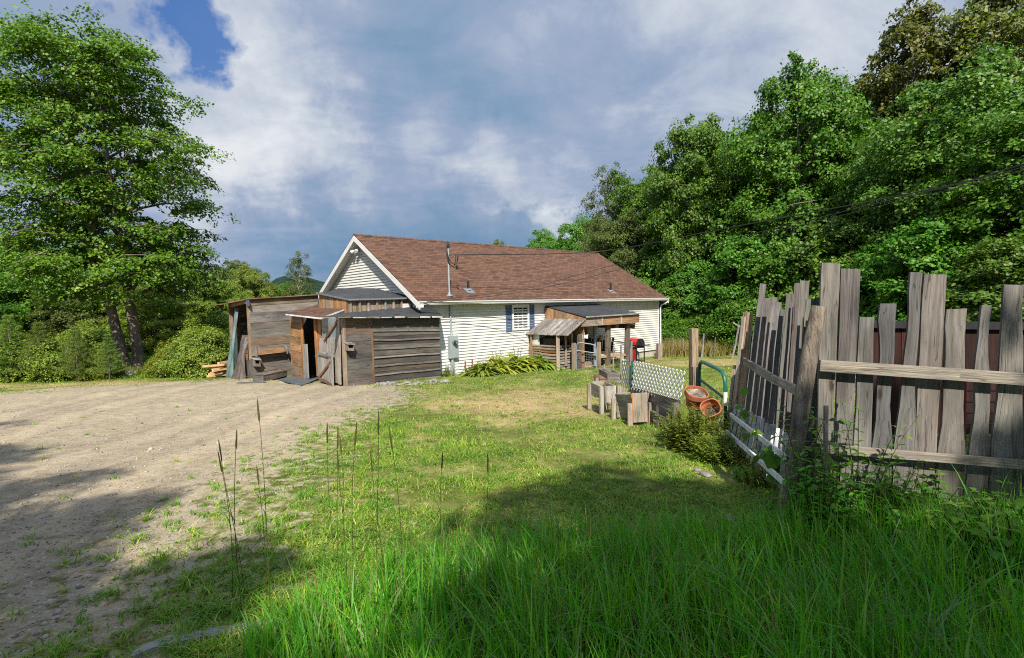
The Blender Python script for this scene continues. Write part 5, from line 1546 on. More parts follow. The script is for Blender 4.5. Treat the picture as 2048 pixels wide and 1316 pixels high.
for i in range(17):
    px = 752 + i * 8.6 + random.uniform(-3, 3); f = (px - 752) / 140
    p_ = gnd(px, 770 - 5 * f + random.uniform(-2, 3)); r = random.uniform(.05, .13)
    tag(rock(p_ + Z * r * .2, r), 'grey fieldstone in the row along the foot of the low shed', 'stone', 'fieldstones along the foot of the low shed')
mb = MB(); p_ = gnd(868, 764); tag(rock(p_ + Z * .05, .08), 'stone at the right corner of the low shed', 'stone')
for px, py, r, lab in ((257, 752, .30, 'rounded boulder at the left side of the maple foot'), (303, 751, .26, 'dark boulder at the right side of the maple foot'), (1395, 944, .05, 'dark grey stone at the edge of the fence bed'), (1412, 952, .055, 'brown broken stone near the fence bed edge'), (1462, 1042, .06, 'flat pale stone below the white picket panel')):
    p_ = gnd(px, py); tag(rock(p_ + Z * r * .25, r), lab, 'stone')
mb = MB()                                             # pale slab edge in the foreground
kp = [gnd(272, 1312), gnd(330, 1288), gnd(420, 1272), gnd(510, 1262), gnd(604, 1244)]
rows = []
for p_ in kp:
    rows.append([p_ + Vector((x, y, z_ + random.uniform(-.008, .008))) for x, y, z_ in ((0, -.06, -.05), (0, -.055, .025), (0, -.02, .035), (0, .035, .03), (0, .04, -.05))])
mb.grid(rows); mb.face(rows[0]); mb.face(rows[-1]); tag(mb.build('edging_slab', M['pale']), 'pale rough concrete edging half hidden in foreground grass', 'edging')

# ================================================================== foliage helpers
def leaves(pos, nrm, size, asp=.72, rng=rs, fold=.18):
    """diamond leaf quads (slightly folded) at pos with normals nrm"""
    n = len(pos)
    nrm = nrm / (np.linalg.norm(nrm, axis=1, keepdims=True) + 1e-9)
    t = rng.normal(size=(n, 3)); t -= nrm * (t * nrm).sum(1, keepdims=True); t /= (np.linalg.norm(t, axis=1, keepdims=True) + 1e-9)
    b = np.cross(nrm, t)
    L_ = (size * rng.uniform(.7, 1.25, n))[:, None]
    v = np.empty((n, 4, 3))
    v[:, 0] = pos - t * L_ * .5
    v[:, 1] = pos + b * L_ * asp * .5 + t * L_ * .05 - nrm * L_ * fold
    v[:, 2] = pos + t * L_ * .5 - nrm * L_ * .08
    v[:, 3] = pos - b * L_ * asp * .5 + t * L_ * .05 - nrm * L_ * fold
    F = np.arange(4 * n).reshape(n, 4)
    return v.reshape(-1, 3), F


def grow(seed, H, R, cb, prof, nl, spr, npl, lsize, tr, rise=.25, flat=.16, stems=1, droop=.12, upn=1.0, tipfrac=.35, bark='dkbark', sprr=(.45, .85), ball=.5):
    """one tree at the origin -> (wood MB, leaf verts, leaf faces)"""
    g = np.random.RandomState(seed); random.seed(seed)
    mb = MB()
    stemp = []
    for s in range(stems):
        a = g.uniform(0, 6.28); sp = .0 if stems == 1 else .22
        base = Vector((sp * math.cos(a + PI * s), sp * .5 * math.sin(a + PI * s), -.3))
        if stems > 1: base = Vector((-.15 + .42 * s, .1 * s, -.3))
        P_ = []; Rr = []
        ln = (g.uniform(-.03, .03), g.uniform(-.03, .03)) if stems == 1 else (-.20 + .10 * s, g.uniform(-.02, .02))
        for k in range(12):
            f = k / 11.; z = f * H * .93
            P_.append(base + Vector((ln[0] * z * (1 - .3 * f) + .10 * math.sin(3 * f + seed), ln[1] * z + .10 * math.sin(4 * f + 2 * seed), z)))
            Rr.append(tr * (1 - f) ** .75 * (1 + .35 * max(0, .1 - f) / .1) + .015)
        mb.tube(P_, Rr, 10, False, rough=.04); stemp.append(P_)
    C, Rad = [], []
    for i in range(nl):
        q = (i + g.uniform(0, 1)) / nl
        z = cb + (H - cb) * q
        P_ = stemp[i % len(stemp)]
        zz = min(z - rise * R * prof(q) * .7, H * .9)
        zz = max(zz, cb * .75)
        f = min(zz / (H * .93), .999) * 11; k = int(f); st = P_[k].lerp(P_[min(k + 1, 11)], f - k)
        az = i * 2.39996 + g.uniform(-.4, .4)
        rr = R * prof(q) * g.uniform(.72, 1.06)
        tip = Vector((st.x * .85 + rr * math.cos(az), st.y * .85 + rr * math.sin(az), z + rr * rise * g.uniform(-.2, .6)))
        mid = st.lerp(tip, .5) + Vector((0, 0, rr * .10))
        pth = [st, st.lerp(mid, .5) + Vector((0, 0, .03 * rr)), mid, mid.lerp(tip, .55), tip]
        r0 = tr * .34 * (1 - q) ** .6 + .02
        mb.tube(pth, [r0, r0 * .75, r0 * .55, r0 * .35, r0 * .12], 5, False)
        ns = max(2, int(spr * (.4 + rr / R)))
        for j in range(ns):
            f = 1 - (1 - tipfrac) * g.uniform(0, 1) ** 1.0 if j else 1.0
            f = max(.25, f)
            a = pth[0].lerp(pth[2], f * 2) if f < .5 else pth[2].lerp(pth[4], f * 2 - 1)
            lat = rr * .26 * g.normal(); 
            c = a + Vector((-math.sin(az) * lat, math.cos(az) * lat, g.normal() * .22 - abs(lat) * .1))
            C.append(c); Rad.append(g.uniform(*sprr) * (1.0 if f > .5 else .8))
            if j < 3 and (c - a).length > .2: mb.tube([a, a.lerp(c, .6) + Vector((0, 0, .05)), c], [r0 * .3, r0 * .2, .006], 3, False)
    # top tuft
    for P_ in stemp:
        for j in range(6):
            C.append(P_[-1] + Vector((g.normal() * .35, g.normal() * .35, g.uniform(-.5, .7)))); Rad.append(.5)
    C = np.array([tuple(c) for c in C]); Rad = np.array(Rad); K = len(C)
    ang = g.uniform(0, 2 * PI, (K, npl)); d = np.sqrt(g.uniform(0, 1, (K, npl)))
    # every spray is ragged: radius changes with direction
    rag = 1 + .35 * np.sin(ang * 2 + g.uniform(0, 6, (K, 1))) + .25 * np.sin(ang * 5 + g.uniform(0, 6, (K, 1)))
    r = d * Rad[:, None] * rag
    off = np.stack([r * np.cos(ang), r * np.sin(ang), g.normal(size=(K, npl)) * flat * Rad[:, None] * (1.15 - .6 * d) - droop * r ** 2 / Rad[:, None]], -1)
    off[..., 2] += off[..., 0] * g.normal(size=(K, 1)) * .28 + off[..., 1] * g.normal(size=(K, 1)) * .28
    # tilt spray outward-down
    outd = C[:, :2] / (np.linalg.norm(C[:, :2], axis=1, keepdims=True) + .3)
    off[..., 2] -= .22 * (off[..., 0] * outd[:, None, 0] + off[..., 1] * outd[:, None, 1])
    pos = (C[:, None] + off).reshape(-1, 3)
    offn = off.reshape(-1, 3); offn = offn / (np.linalg.norm(offn, axis=1, keepdims=True) + .05)
    nr = g.normal(size=pos.shape) * .55 + np.array([0, 0, upn]) + ball * offn
    nr[:, :2] += np.repeat(outd, npl, 0) * .45
    v, F = leaves(pos, nr, lsize, rng=g)
    return mb, v, F


def tree_obj(name, label, cat, T, loc, barkm, leafm, group=None, scale=(1, 1, 1), rot=0.0):
    mb, v, F = T
    t = thing(name, label, cat, (0, 0, 0), group)
    mb.build('trunk', M[barkm], t, smooth=True)
    link('crown', np_mesh('crown', v, F, M[leafm]), t)
    t.location = loc; t.scale = scale; t.rotation_euler = (0, 0, rot)
    return t


def tree_copy(src, label, loc, scale, rot, group=None, mat=None):
    c = copy_tree(src)
    c['label'] = label; c.location = loc; c.scale = scale; c.rotation_euler = (0, 0, rot)
    if group: c['group'] = group
    elif 'group' in c.keys(): del c['group']
    if mat:
        for ch in c.children:
            if ch.name.startswith('crown'):
                ch.material_slots[0].link = 'OBJECT'; ch.material_slots[0].material = M[mat]
    return c


def blades(base, h, width, bend, az, S=4, mode='grass', rng=rs, stiff=.0):
    """curved blades; base (N,3)"""
    n = len(base); u = np.linspace(0, 1, S + 1)
    if mode == 'grass': prof = np.maximum(1 - u ** 1.6, .0) * .85 + .15 * (1 - u)
    else: prof = np.sin(PI * np.clip(u * .93 + .07, 0, 1)) ** .75
    d = np.stack([np.cos(az), np.sin(az), np.zeros(n)], -1); sd_ = np.stack([-np.sin(az), np.cos(az), np.zeros(n)], -1)
    tw = rng.uniform(-.8, .8, n)
    sd_ = sd_ * np.cos(tw)[:, None] + d * np.sin(tw)[:, None]
    cx = bend[:, None] * u ** 2; cz = u - .45 * bend[:, None] * u ** 3 * np.clip(bend[:, None], 0, 1.6)
    c = base[:, None] + (d[:, None] * cx[..., None] + np.array([0, 0, 1.]) * cz[..., None]) * h[:, None, None]
    wv = sd_[:, None] * (prof * .5)[None, :, None] * width[:, None, None]
    v = np.stack([c - wv, c + wv], 2).reshape(n, 2 * (S + 1), 3)
    k = np.arange(S) * 2
    f = np.stack([k, k + 1, k + 3, k + 2], -1)
    F = (f[None] + (np.arange(n) * 2 * (S + 1))[:, None, None]).reshape(-1, 4)
    return v.reshape(-1, 3), F


def in_view(x, y, mx=.06):
    return (np.abs(x / np.maximum(y, .1)) < .97 + mx)


# ================================================================== lawn grass (nobody could count it)
def lawn(name, N, y0, y1, hgt, mat, prob, wid=1.0, clump=0.0, S=2, kind='stuff', bend=(.2, 1.0)):
    y = y0 * (y1 / y0) ** rs.uniform(0, 1, N); x = rs.uniform(-1.03, 1.03, N) * y
    if clump:
        x += rs.normal(size=N) * 0
    p = prob(x, y)
    k = rs.uniform(0, 1, N) < p
    x, y = x[k], y[k]; n = len(x)
    b = np.stack([x, y, Gn(x, y) - .004], -1)
    sc_ = 1 + np.clip(y - 5, 0, 30) * .05
    h = hgt * rs.uniform(.5, 1.3, n) * np.clip(.85 + .8 * nz(x, y, 4.0, 66), .35, 1.7) * (1 + .02 * np.clip(y - 6, 0, 20))
    v, F = blades(b, h, .0062 * wid * sc_ * rs.uniform(.7, 1.4, n), rs.uniform(*bend, n), rs.uniform(0, 6.283, n), S)
    o = link(name, np_mesh(name, v, F, M[mat]))
    return tag(o, kind=kind)


def nz(x, y, s, seed=0):
    r = np.random.RandomState(seed); a = 0
    for i in range(5):
        th = r.uniform(0, 6.28); fr = s * (1.7 ** i); ph = r.uniform(0, 6.28, 2)
        a = a + (np.sin((x * math.cos(th) + y * math.sin(th)) * fr + ph[0]) * np.sin((-x * math.sin(th) + y * math.cos(th)) * fr * 1.1 + ph[1])) / (1.25 ** i)
    return a / 2.2


HM = np.array([tuple((A0 + U * s + V * t)[:2]) for s, t in ((.3, .3), (14.3, .3), (14.3, 8.4), (.3, 8.4))])
SH = np.array([tuple((A0 + U * s + V * t)[:2]) for s, t in ((-4.2, 7.9), (-4, 4.95), (-2.7, -.4), (.5, -.4), (.5, 8))])
PORCHP = np.array([tuple((A0 + U * s + V * t)[:2]) for s, t in ((4.9, .4), (4.9, -1.4), (9.4, -1.7), (9.4, .4))])


def free(x, y):
    return (sdist(x, y, HM) < 0) & (sdist(x, y, SH) < 0) & (sdist(x, y, PORCHP) < 0)


def p_lawn(x, y):
    d = -sdist(x, y)
    edge = np.clip((d + .75 + .9 * nz(x, y, 2.3, 3) + .4 * nz(x, y, 5.5, 4)) / 1.3, 0, 1)
    bare = np.clip(.70 + 1.1 * nz(x, y, 1.8, 5) + .5 * nz(x, y, 6.0, 6), .10, 1)
    wd = .35 + 2.2 * np.clip((8.5 - y) / 4, 0, 1)
    bare = bare * np.clip((d + .3 + .8 * nz(x, y, 1.1, 77)) / wd, .10, 1)
    far = np.clip((y - 9) / 4, 0, 1); bare = np.maximum(bare, far * .8)
    return edge * bare * np.clip(1.0 - 1.05 * strawf(x, y), .12, 1) * free(x, y)


def p_straw(x, y):
    d = -sdist(x, y)
    return np.clip(d / .6 + .4, 0, 1) * np.clip(.16 + strawf(x, y) + .25 * nz(x, y, 1.9, 9), 0.02, 1) * free(x, y)


def p_tuft(x, y):
    d = sdist(x, y)
    cl = np.clip((nz(x, y, 4.5, 21) - .42) * 4, 0, 1)
    return cl * np.clip(1 - np.abs(d - .8) / 2.2, .10, 1) * (d > -.8) * free(x, y)


lawn('lawn_grass', 400000, 2.3, 30, .058, 'grass', p_lawn, 1.55, S=3, bend=(.5, 1.9))
lawn('lawn_grass', 60000, 2.3, 12, .095, 'grass', lambda x, y: p_lawn(x, y) * np.clip(nz(x, y, 3.2, 14) * 2.2, 0, 1), 1.3, S=3)
lawn('dry_grass', 150000, 2.6, 30, .042, 'straw', p_straw, 1.0, bend=(.6, 1.8))
lawn('driveway_tufts', 60000, 2.3, 17, .05, 'grass', p_tuft, 1.1, bend=(.4, 1.5))

# crab-grass clumps in the thin turf beside the drive
def clumps(N, per, y0, y1, L_, prob, seed, mat='grass'):
    g = np.random.RandomState(seed)
    y = y0 * (y1 / y0) ** g.uniform(0, 1, N); x = g.uniform(-1.03, 1.0, N) * y
    k = g.uniform(0, 1, N) < prob(x, y); x, y = x[k], y[k]; n = len(x)
    sz = g.uniform(.5, 1.4, n)
    X = np.repeat(x, per) + g.normal(size=n * per) * .022 * np.repeat(sz, per); Y = np.repeat(y, per) + g.normal(size=n * per) * .022 * np.repeat(sz, per)
    b = np.stack([X, Y, Gn(X, Y) - .004], -1)
    v, F = blades(b, L_ * np.repeat(sz, per) * g.uniform(.5, 1.2, n * per), .0068 * g.uniform(.7, 1.4, n * per) * (1 + .04 * np.repeat(y, per)), g.uniform(.5, 1.7, n * per), g.uniform(0, 6.283, n * per), 4, rng=g)
    return tag(link('grass_clumps', np_mesh('grass_clumps', v, F, M[mat])), kind='stuff')


def p_cl(x, y):
    d = -sdist(x, y)
    return np.clip(1.2 - np.abs(d - 1.0) / 1.5, .05, 1) * np.clip(.55 + 1.0 * nz(x, y, 2.1, 12), 0, 1) * (d > -.5) * free(x, y)


clumps(5200, 16, 2.3, 11, .10, p_cl, 81)
clumps(4200, 14, 2.5, 14, .075, lambda x, y: (sdist(x, y) < -1.2) * np.clip(.4 + nz(x, y, 1.4, 13), 0, 1) * free(x, y), 82)
clumps(1700, 14, 2.4, 12, .07, lambda x, y: (sdist(x, y) > .3) * np.clip((nz(x, y, 3.0, 15) - .25) * 2, .06, 1), 83)

# tall foreground grass
TG = np.array([gnd(*p)[:2] for p in ((470, 1420), (640, 1235), (760, 1175), (900, 1150), (1010, 1112), (1150, 1098), (1320, 1092), (1500, 1085), (1640, 1050), (2200, 1065))] + [np.array((6.5, 2.6)), np.array((3.4, 1.0)), np.array((-.7, 1.0))])


def tallg(N, hm, mat, wid, pw, seed, name='tall_grass'):
    g = np.random.RandomState(seed)
    x = g.uniform(-1.6, 5.0, N); y = g.uniform(1.3, 5.0, N)
    d = sdist(x, y, TG)
    k = (d > -.12 + .30 * nz(x, y, 5, seed)) & (g.uniform(0, 1, N) < np.clip(.55 + .6 * nz(x, y, 3, 31), .15, 1)) & (sdist(x, y) < .2)
    x, y, d = x[k], y[k], d[k]; n = len(x)
    b = np.stack([x, y, Gn(x, y) - .01], -1)
    h = hm * g.uniform(.55, 1.2, n) * np.clip(.62 + d * .9, .45, 1.0) * (1 + .18 * nz(x, y, 2.2, 8))
    az = g.normal(2.4, 1.5, n)
    v, F = blades(b, h, wid * g.uniform(.6, 1.4, n), np.abs(g.normal(.35, .3, n)) * pw, az, 6, rng=g)
    return tag(link(name, np_mesh(name, v, F, M[mat])), kind='stuff')


tallg(34000, .40, 'tallgrass', .0120, 1.0, 41)
tallg(9000, .50, 'tallgrass', .016, 1.4, 42)
tallg(6500, .44, 'bluegrass', .014, 1.6, 46)
tallg(5000, .62, 'tallgrass', .006, .6, 45)
tallg(4200, .46, 'straw', .006, 1.5, 43, 'dry_grass')
# dry tall grass at the yard fence, and the far edge weeds on the left
def strip(name, N, px0, px1, y0, y1, hm, mat, seed, wid=.02, bend=.5):
    g = np.random.RandomState(seed)
    y = g.uniform(y0, y1, N); px = g.uniform(px0, px1, N); x = np.array([at(a, 700, b).x for a, b in zip(px, y)])
    k = free(x, y); x, y = x[k], y[k]; n = len(x)
    b = np.stack([x, y, Gn(x, y) - .02], -1); h = hm * g.uniform(.4, 1.15, n) * (1 + .35 * nz(x, y, 1.3, seed))
    v, F = blades(b, h, wid * g.uniform(.6, 1.4, n), np.abs(g.normal(bend, .3, n)), g.uniform(0, 6.28, n), 4, rng=g)
    return tag(link(name, np_mesh(name, v, F, M[mat])), kind='stuff')


strip('dry_grass', 5200, 1322, 1500, 25.9, 28.5, .85, 'straw', 51, .026)
strip('meadow_grass', 5000, 1310, 1640, 26, 31, .6, 'grass', 52, .03)
strip('meadow_grass', 16000, -80, 470, 20.6, 25.5, .42, 'golden', 53, .03, .6)
strip('meadow_grass', 9000, -80, 300, 19.3, 21.2, .16, 'grass', 54, .02, .7)
strip('meadow_grass', 9000, -120, 700, 25, 36, .9, 'weed', 55, .06, .6)

# pebbles on the driveway
N = 5000
y = 2.3 * (14 / 2.3) ** rs.uniform(0, 1, N); x = rs.uniform(-1.03, .1, N) * y; k = sdist(x, y) > -.1; x, y = x[k], y[k]; n = len(x)
r = .0045 * (1 + rs.exponential(.8, n)) * (1 + y * .06)
o6 = np.array([[1, 0, 0], [0, 1, 0], [-1, 0, 0], [0, -1, 0], [0, 0, .7], [0, 0, -.7]], float)
a = rs.uniform(0, 6.28, n); sc3 = rs.uniform(.6, 1.4, (n, 1, 3)) * r[:, None, None]
v = o6[None] * sc3; ca, sa = np.cos(a)[:, None], np.sin(a)[:, None]
v = np.stack([v[..., 0] * ca - v[..., 1] * sa, v[..., 0] * sa + v[..., 1] * ca, v[..., 2]], -1) + np.stack([x, y, Gn(x, y) + .008], -1)[:, None]
f = np.array([[0, 1, 4], [1, 2, 4], [2, 3, 4], [3, 0, 4], [1, 0, 5], [2, 1, 5], [3, 2, 5], [0, 3, 5]])
F = (f[None] + 6 * np.arange(n)[:, None, None]).reshape(-1, 3)
mp, ntp, bp, Lp = newmat('pebble'); gg = ntp.nodes.new('ShaderNodeNewGeometry')
Lp.new(ramp(ntp, gg.outputs['Random Per Island'], [(0, (.14, .135, .13)), (.5, (.26, .23, .19)), (1, (.36, .32, .27))]), bp.inputs['Base Color']); bp.inputs['Roughness'].default_value = .9
tag(link('pebbles', np_mesh('pebbles', v.reshape(-1, 3), F, mp)), kind='stuff')

# ================================================================== grass stalks with seed heads
for i, (xt, yt, xb, dep) in enumerate(((433, 903, 462, 3.0), (448, 878, 478, 3.05), (475, 857, 482, 2.9), (507, 797, 552, 2.7), (517, 930, 528, 3.0), (660, 846, 672, 3.0), (667, 852, 690, 2.9), (673, 868, 684, 3.1), (684, 898, 680, 3.0), (720, 842, 708, 2.8), (747, 820, 768, 2.75), (775, 858, 806, 2.7), (749, 905, 762, 3.0), (885, 903, 892, 3.3), (967, 904, 972, 3.2), (983, 1042, 1008, 2.8))):
    tp = at(xt, yt, dep); b0 = drop(at(xb, 1180, dep), -.02)
    t = thing('grass_stalk', 'thin timothy grass stalk with a brown seed head in the left foreground', 'grass stalk', b0, 'timothy grass stalks in the left foreground')
    L_ = (tp - b0).length; hd = min(.13, .11 + .03 * random.random())
    p = [b0.lerp(tp, k / 8) + Vector((.028 * math.sin(3.1 * k / 8 + i * 1.7), .02 * math.sin(2.5 * k / 8 + i), 0)) for k in range(9)]
    mb = MB(); mb.tube(p, [.0021, .002, .002, .0019, .0018, .0017, .0016, .0015, .0012], 5, False); mb.build('stem', M['seed'], t)
    
    for q, l_ in ((1, .22), (2, .2), (4, .13)):
        vv, FF = blades(np.array([tuple(p[q])]), np.array([l_]), np.array([.007]), np.array([.65]), rs.uniform(0, 6.28, 1), 5); link('leaf', np_mesh('leaf', vv, FF, M['tallgrass']), t)
    d = (p[8] - p[6]).normalized(); mb = MB(); q0 = p[8] - d * hd; mb.tube([q0 + d * hd * f for f in (0, .06, .25, .6, .9, 1.02)], [.001, .0038, .0046, .0044, .003, .0008], 7, False, rough=.25); mb.build('seed_head', M['seed'], t)

# ================================================================== weeds, shrubs, flowers
def weed(seed, n, spread, h, leaf_l, leaf_w, nodes, lean=.25, pairs=2, bendl=.7, mode='leaf'):
    g = np.random.RandomState(seed); mb = MB(); B, A_, Hh, W_, Bd = [], [], [], [], []
    for i in range(n):
        a = g.uniform(0, 6.28); r = spread * math.sqrt(g.uniform()); p0 = Vector((r * math.cos(a), r * math.sin(a), -.05))
        hh = h * g.uniform(.6, 1.1); l = Vector((g.normal() * lean * .6 + .3 * lean * math.cos(a), g.normal() * lean * .6 + .3 * lean * math.sin(a), 0)) * hh
        pts = [p0 + Vector((0, 0, hh * f)) + l * f * f for f in np.linspace(0, 1, 6)]
        mb.tube(pts, [.006, .0055, .005, .004, .003, .002], 4, False)
        for k in range(nodes):
            f = .12 + .88 * k / (nodes - 1); q = f * 5; j = min(int(q), 4); c = pts[j].lerp(pts[j + 1], q - j)
            s_ = (1 - .55 * f ** 2) * g.uniform(.75, 1.2)
            for e in range(pairs):
                B.append(tuple(c)); A_.append(k * 1.57 + e * 2 * PI / pairs + g.uniform(-.3, .3)); Hh.append(leaf_l * s_); W_.append(leaf_w * s_); Bd.append(bendl * g.uniform(.8, 1.8))
    B = np.array(B); Hh = np.array(Hh); W_ = np.array(W_); A_ = np.array(A_); Bd = np.array(Bd)
    # leaves leave the stem nearly level: build as arching blade with strong outward throw
    n_ = len(B); S = 3; u = np.linspace(0, 1, S + 1)
    prof = np.sin(PI * np.clip(u * .9 + .08, 0, 1)) ** .8
    d = np.stack([np.cos(A_), np.sin(A_), np.zeros(n_)], -1); sdv = np.stack([-np.sin(A_), np.cos(A_), np.zeros(n_)], -1)
    up = g.uniform(.25, .75, n_)
    c = B[:, None] + Hh[:, None, None] * (d[:, None] * u[None, :, None] + np.array([0, 0, 1.])[None, None] * (up[:, None] * u - Bd[:, None] * .55 * u ** 2)[..., None])
    wv = sdv[:, None] * (prof * .5)[None, :, None] * W_[:, None, None]
    v = np.stack([c - wv, c + wv], 2).reshape(-1, 3)
    k = np.arange(S) * 2; f = np.stack([k, k + 1, k + 3, k + 2], -1); F = (f[None] + (np.arange(n_) * 2 * (S + 1))[:, None, None]).reshape(-1, 4)
    return mb, v, F


def weed_obj(name, label, cat, T, loc, leafm, group=None, stem='seed', scale=1.0, rot=0):
    mb, v, F = T
    t = thing(name, label, cat, (0, 0, 0), group)
    mb.build('stems', M[stem], t); link('leaves', np_mesh('leaves', v, F, M[leafm]), t)
    t.location = loc; t.scale = (scale,) * 3; t.rotation_euler = (0, 0, rot)
    return t


W1 = weed(61, 42, .27, .56, .10, .030, 17, .35, 3, .5)
gr1 = weed_obj('goldenrod', 'bushy yellow green goldenrod in front of the terracotta pots', 'plant', W1, gnd(1374, 900) + Z * 0, 'golden')
c = tree_copy(gr1, 'goldenrod clump right of the terracotta pots by the green gate', gnd(1428, 925), (.7, .7, .62), 1.3)
c = tree_copy(gr1, 'low goldenrod clump at the foot of the rail fence post', gnd(1352, 878), (.6, .6, .6), 2.3)
W2 = weed(62, 20, .30, .92, .115, .05, 12, .2, 2, .8)
mt1 = weed_obj('tall_weed', 'tall leafy weed climbing the picket fence right of the log post', 'plant', W2, drop(at(1690, 1040, 3.75)), 'weed')
c = tree_copy(mt1, 'leafy weed hard against the right side of the log post', drop(at(1640, 1045, 3.6)), (.75,) * 3, 2)
c = tree_copy(mt1, 'dense weed below the bottom rail near the middle of the fence', drop(at(1760, 1045, 3.7)), (.62,) * 3, 4)
W3 = weed(63, 26, .34, .36, .11, .07, 7, .3, 2, .8)
lw = weed_obj('leafy_weed', 'low broad leaved weed clump at the far right fence foot', 'plant', W3, drop(at(1990, 1060, 3.35)), 'weed')
for k, (px, d, s_, lab) in enumerate(((1890, 3.55, 1.3, 'low broad leaved weed under the widest right picket'), (1935, 3.2, 1.25, 'broad leaved weed nearest the camera at the right fence'), (2050, 3.2, 1.4, 'broad leaved weed cut by the right picture edge'), (1830, 3.6, 1.1, 'small broad leaved weed left of the widest picket'), (1545, 4.25, .42, 'broad leaved weed at the foot of the white picket panel'), (1500, 5.2, .45, 'leafy weed in front of the white picket panel'), (1560, 3.9, .6, 'small leafy weed left of the log post foot'))):
    tree_copy(lw, lab, drop(at(px, 1050, d)), (s_,) * 3, k * 1.1)
W4 = weed(64, 22, .2, .66, .14, .015, 14, .5, 2, .9)
for k, (px, d, s_, lab) in enumerate(((1455, 6.6, 1.0, 'narrow leaved grassy weed at the split post'), (1480, 5.9, .7, 'tall narrow leaved weed against the white picket panel'), (1520, 5.0, .6, 'narrow leaved weed between white panel and log post'), (1420, 7.0, .8, 'narrow leaved weed below the lower terracotta pot'))):
    q = drop(at(px, 950, d))
    if k == 0: nw = weed_obj('grassy_weed', lab, 'plant', W4, q, 'golden')
    else: tree_copy(nw, lab, q, (s_,) * 3, k * 1.7)
# vine leaves on the white panel
g = np.random.RandomState(5); pv = []
for i in range(38):
    f = g.uniform(0, 1); px = 1478 + 70 * f + g.normal() * 10; py = 840 + 95 * f + g.normal() * 28; pv.append(tuple(at(px, py, 6.3 - 1.9 * f - .1)))
v, F = leaves(np.array(pv), np.tile([-.7, -.7, .5], (38, 1)) + g.normal(size=(38, 3)) * .4, .11, .85, g)
t = thing('vine', 'broad leaved vine scrambling over the white picket panel', 'vine', drop(at(1510, 930, 5.4))); o = link('leaves', np_mesh('leaves', v, F, M['weed']), t)
mb = MB(); pp = [Vector(p) for p in sorted(pv, key=lambda q: q[1])][::7]; mb.tube(pp, .004, 4, False); mb.build('stem', M['seed'], t)
# hostas
def hosta(seed, n, L_, W_, spread):
    g = np.random.RandomState(seed); a = g.uniform(0, 6.28, n); r = spread * np.sqrt(g.uniform(0, 1, n)) * .4
    b = np.stack([r * np.cos(a), r * np.sin(a), g.uniform(.0, .42, n) * np.clip(1 - (r / (.42 * spread)) ** 2, .1, 1)], -1)
    return blades(b, L_ * g.uniform(.6, 1.15, n), W_ * g.uniform(.7, 1.2, n), g.uniform(.7, 1.8, n), a + g.normal(size=n) * .7, 6, 'leaf', g)


v, F = hosta(71, 300, .40, .17, 1.45)
hs0 = None
for k, (px, py, s_, lab, mt_) in enumerate(((995, 752, 1.0, 'large yellow green hosta in the bed below the cream wall', 'hosta'), (1035, 752, 1.05, 'bright yellow hosta right of the largest one', 'hosta'), (1075, 750, .9, 'hosta at the right end beside the slatted store', 'bushleaf'), (965, 756, .75, 'green hosta at the left end of the bed', 'bushleaf'), (1018, 762, .6, 'small green plant at the front of the hosta bed', 'golden'), (1100, 757, .6, 'low green plant in front of the slatted store', 'bushleaf'), (1060, 760, .55, 'low green plant between hosta bed and lawn', 'bushleaf'))):
    p_ = gz_ = None
    c0 = hits(px, py - 6, hw(0, -.55 - .25 * (py > 755)), V); loc = drop(c0)
    if hs0 is None:
        hs0 = thing('hosta', lab, 'plant', (0, 0, 0), 'plants in the bed along the cream wall'); link('leaves', np_mesh('leaves', v, F, M['hosta']), hs0)
        mb = MB()
        for j in range(7):
            a = j * .9; mb.tube([Vector((0, 0, 0)), Vector((.1 * math.cos(a), .1 * math.sin(a), .45)), Vector((.2 * math.cos(a), .2 * math.sin(a), .78))], [.006, .005, .003], 4, False)
        st_ = mb.build('flower_stem', M['weed'], hs0)
        g = np.random.RandomState(3); pv = []
        for j in range(7):
            a = j * .9
            for q in range(12): f = g.uniform(.62, 1); pv.append((.2 * f * math.cos(a) + g.normal() * .015, .2 * f * math.sin(a) + g.normal() * .015, .78 * f + .02))
        vv, FF = leaves(np.array(pv), g.normal(size=(len(pv), 3)), .045, .6, g); link('flowers', np_mesh('flowers', vv, FF, M['flower']), hs0)
        hs0.location = loc
    else:
        c = copy_tree(hs0); c['label'] = lab; c.location = loc; c.scale = (s_,) * 3; c.rotation_euler = (0, 0, k * 1.3)
        for ch in c.children:
            if ch.name.startswith('leaves'): ch.material_slots[0].link = 'OBJECT'; ch.material_slots[0].material = M[mt_]
W5 = weed(65, 22, .25, .42, .08, .03, 10, .4, 2, .6)
bw = weed_obj('wall_weed', 'green weeds growing under the grey meter box', 'plant', W5, drop(hits(897, 748, hw(0, -.05), V)), 'bushleaf')
for k, (s_, t_, sc_, lab) in enumerate(((1.75, -.15, .6, 'small weeds right of the meter box below the red pipes'), (.75, -.2, .9, 'weeds in the corner of low shed and cream wall'), (2.6, -.35, .7, 'weeds left of the hosta bed at the wall foot'), (7.3, -2.3, .7, 'weeds growing before the porch bench rail'), (8.2, -2.1, .9, 'weeds in front of the porch beside the grill'), (6.9, -2.6, .8, 'weeds between the gate post and half barrel'), (13.6, -.2, .7, 'weeds at the bare foundation by the house corner'))):
    tree_copy(bw, lab, drop(hw(s_, t_)), (sc_,) * 3, k)
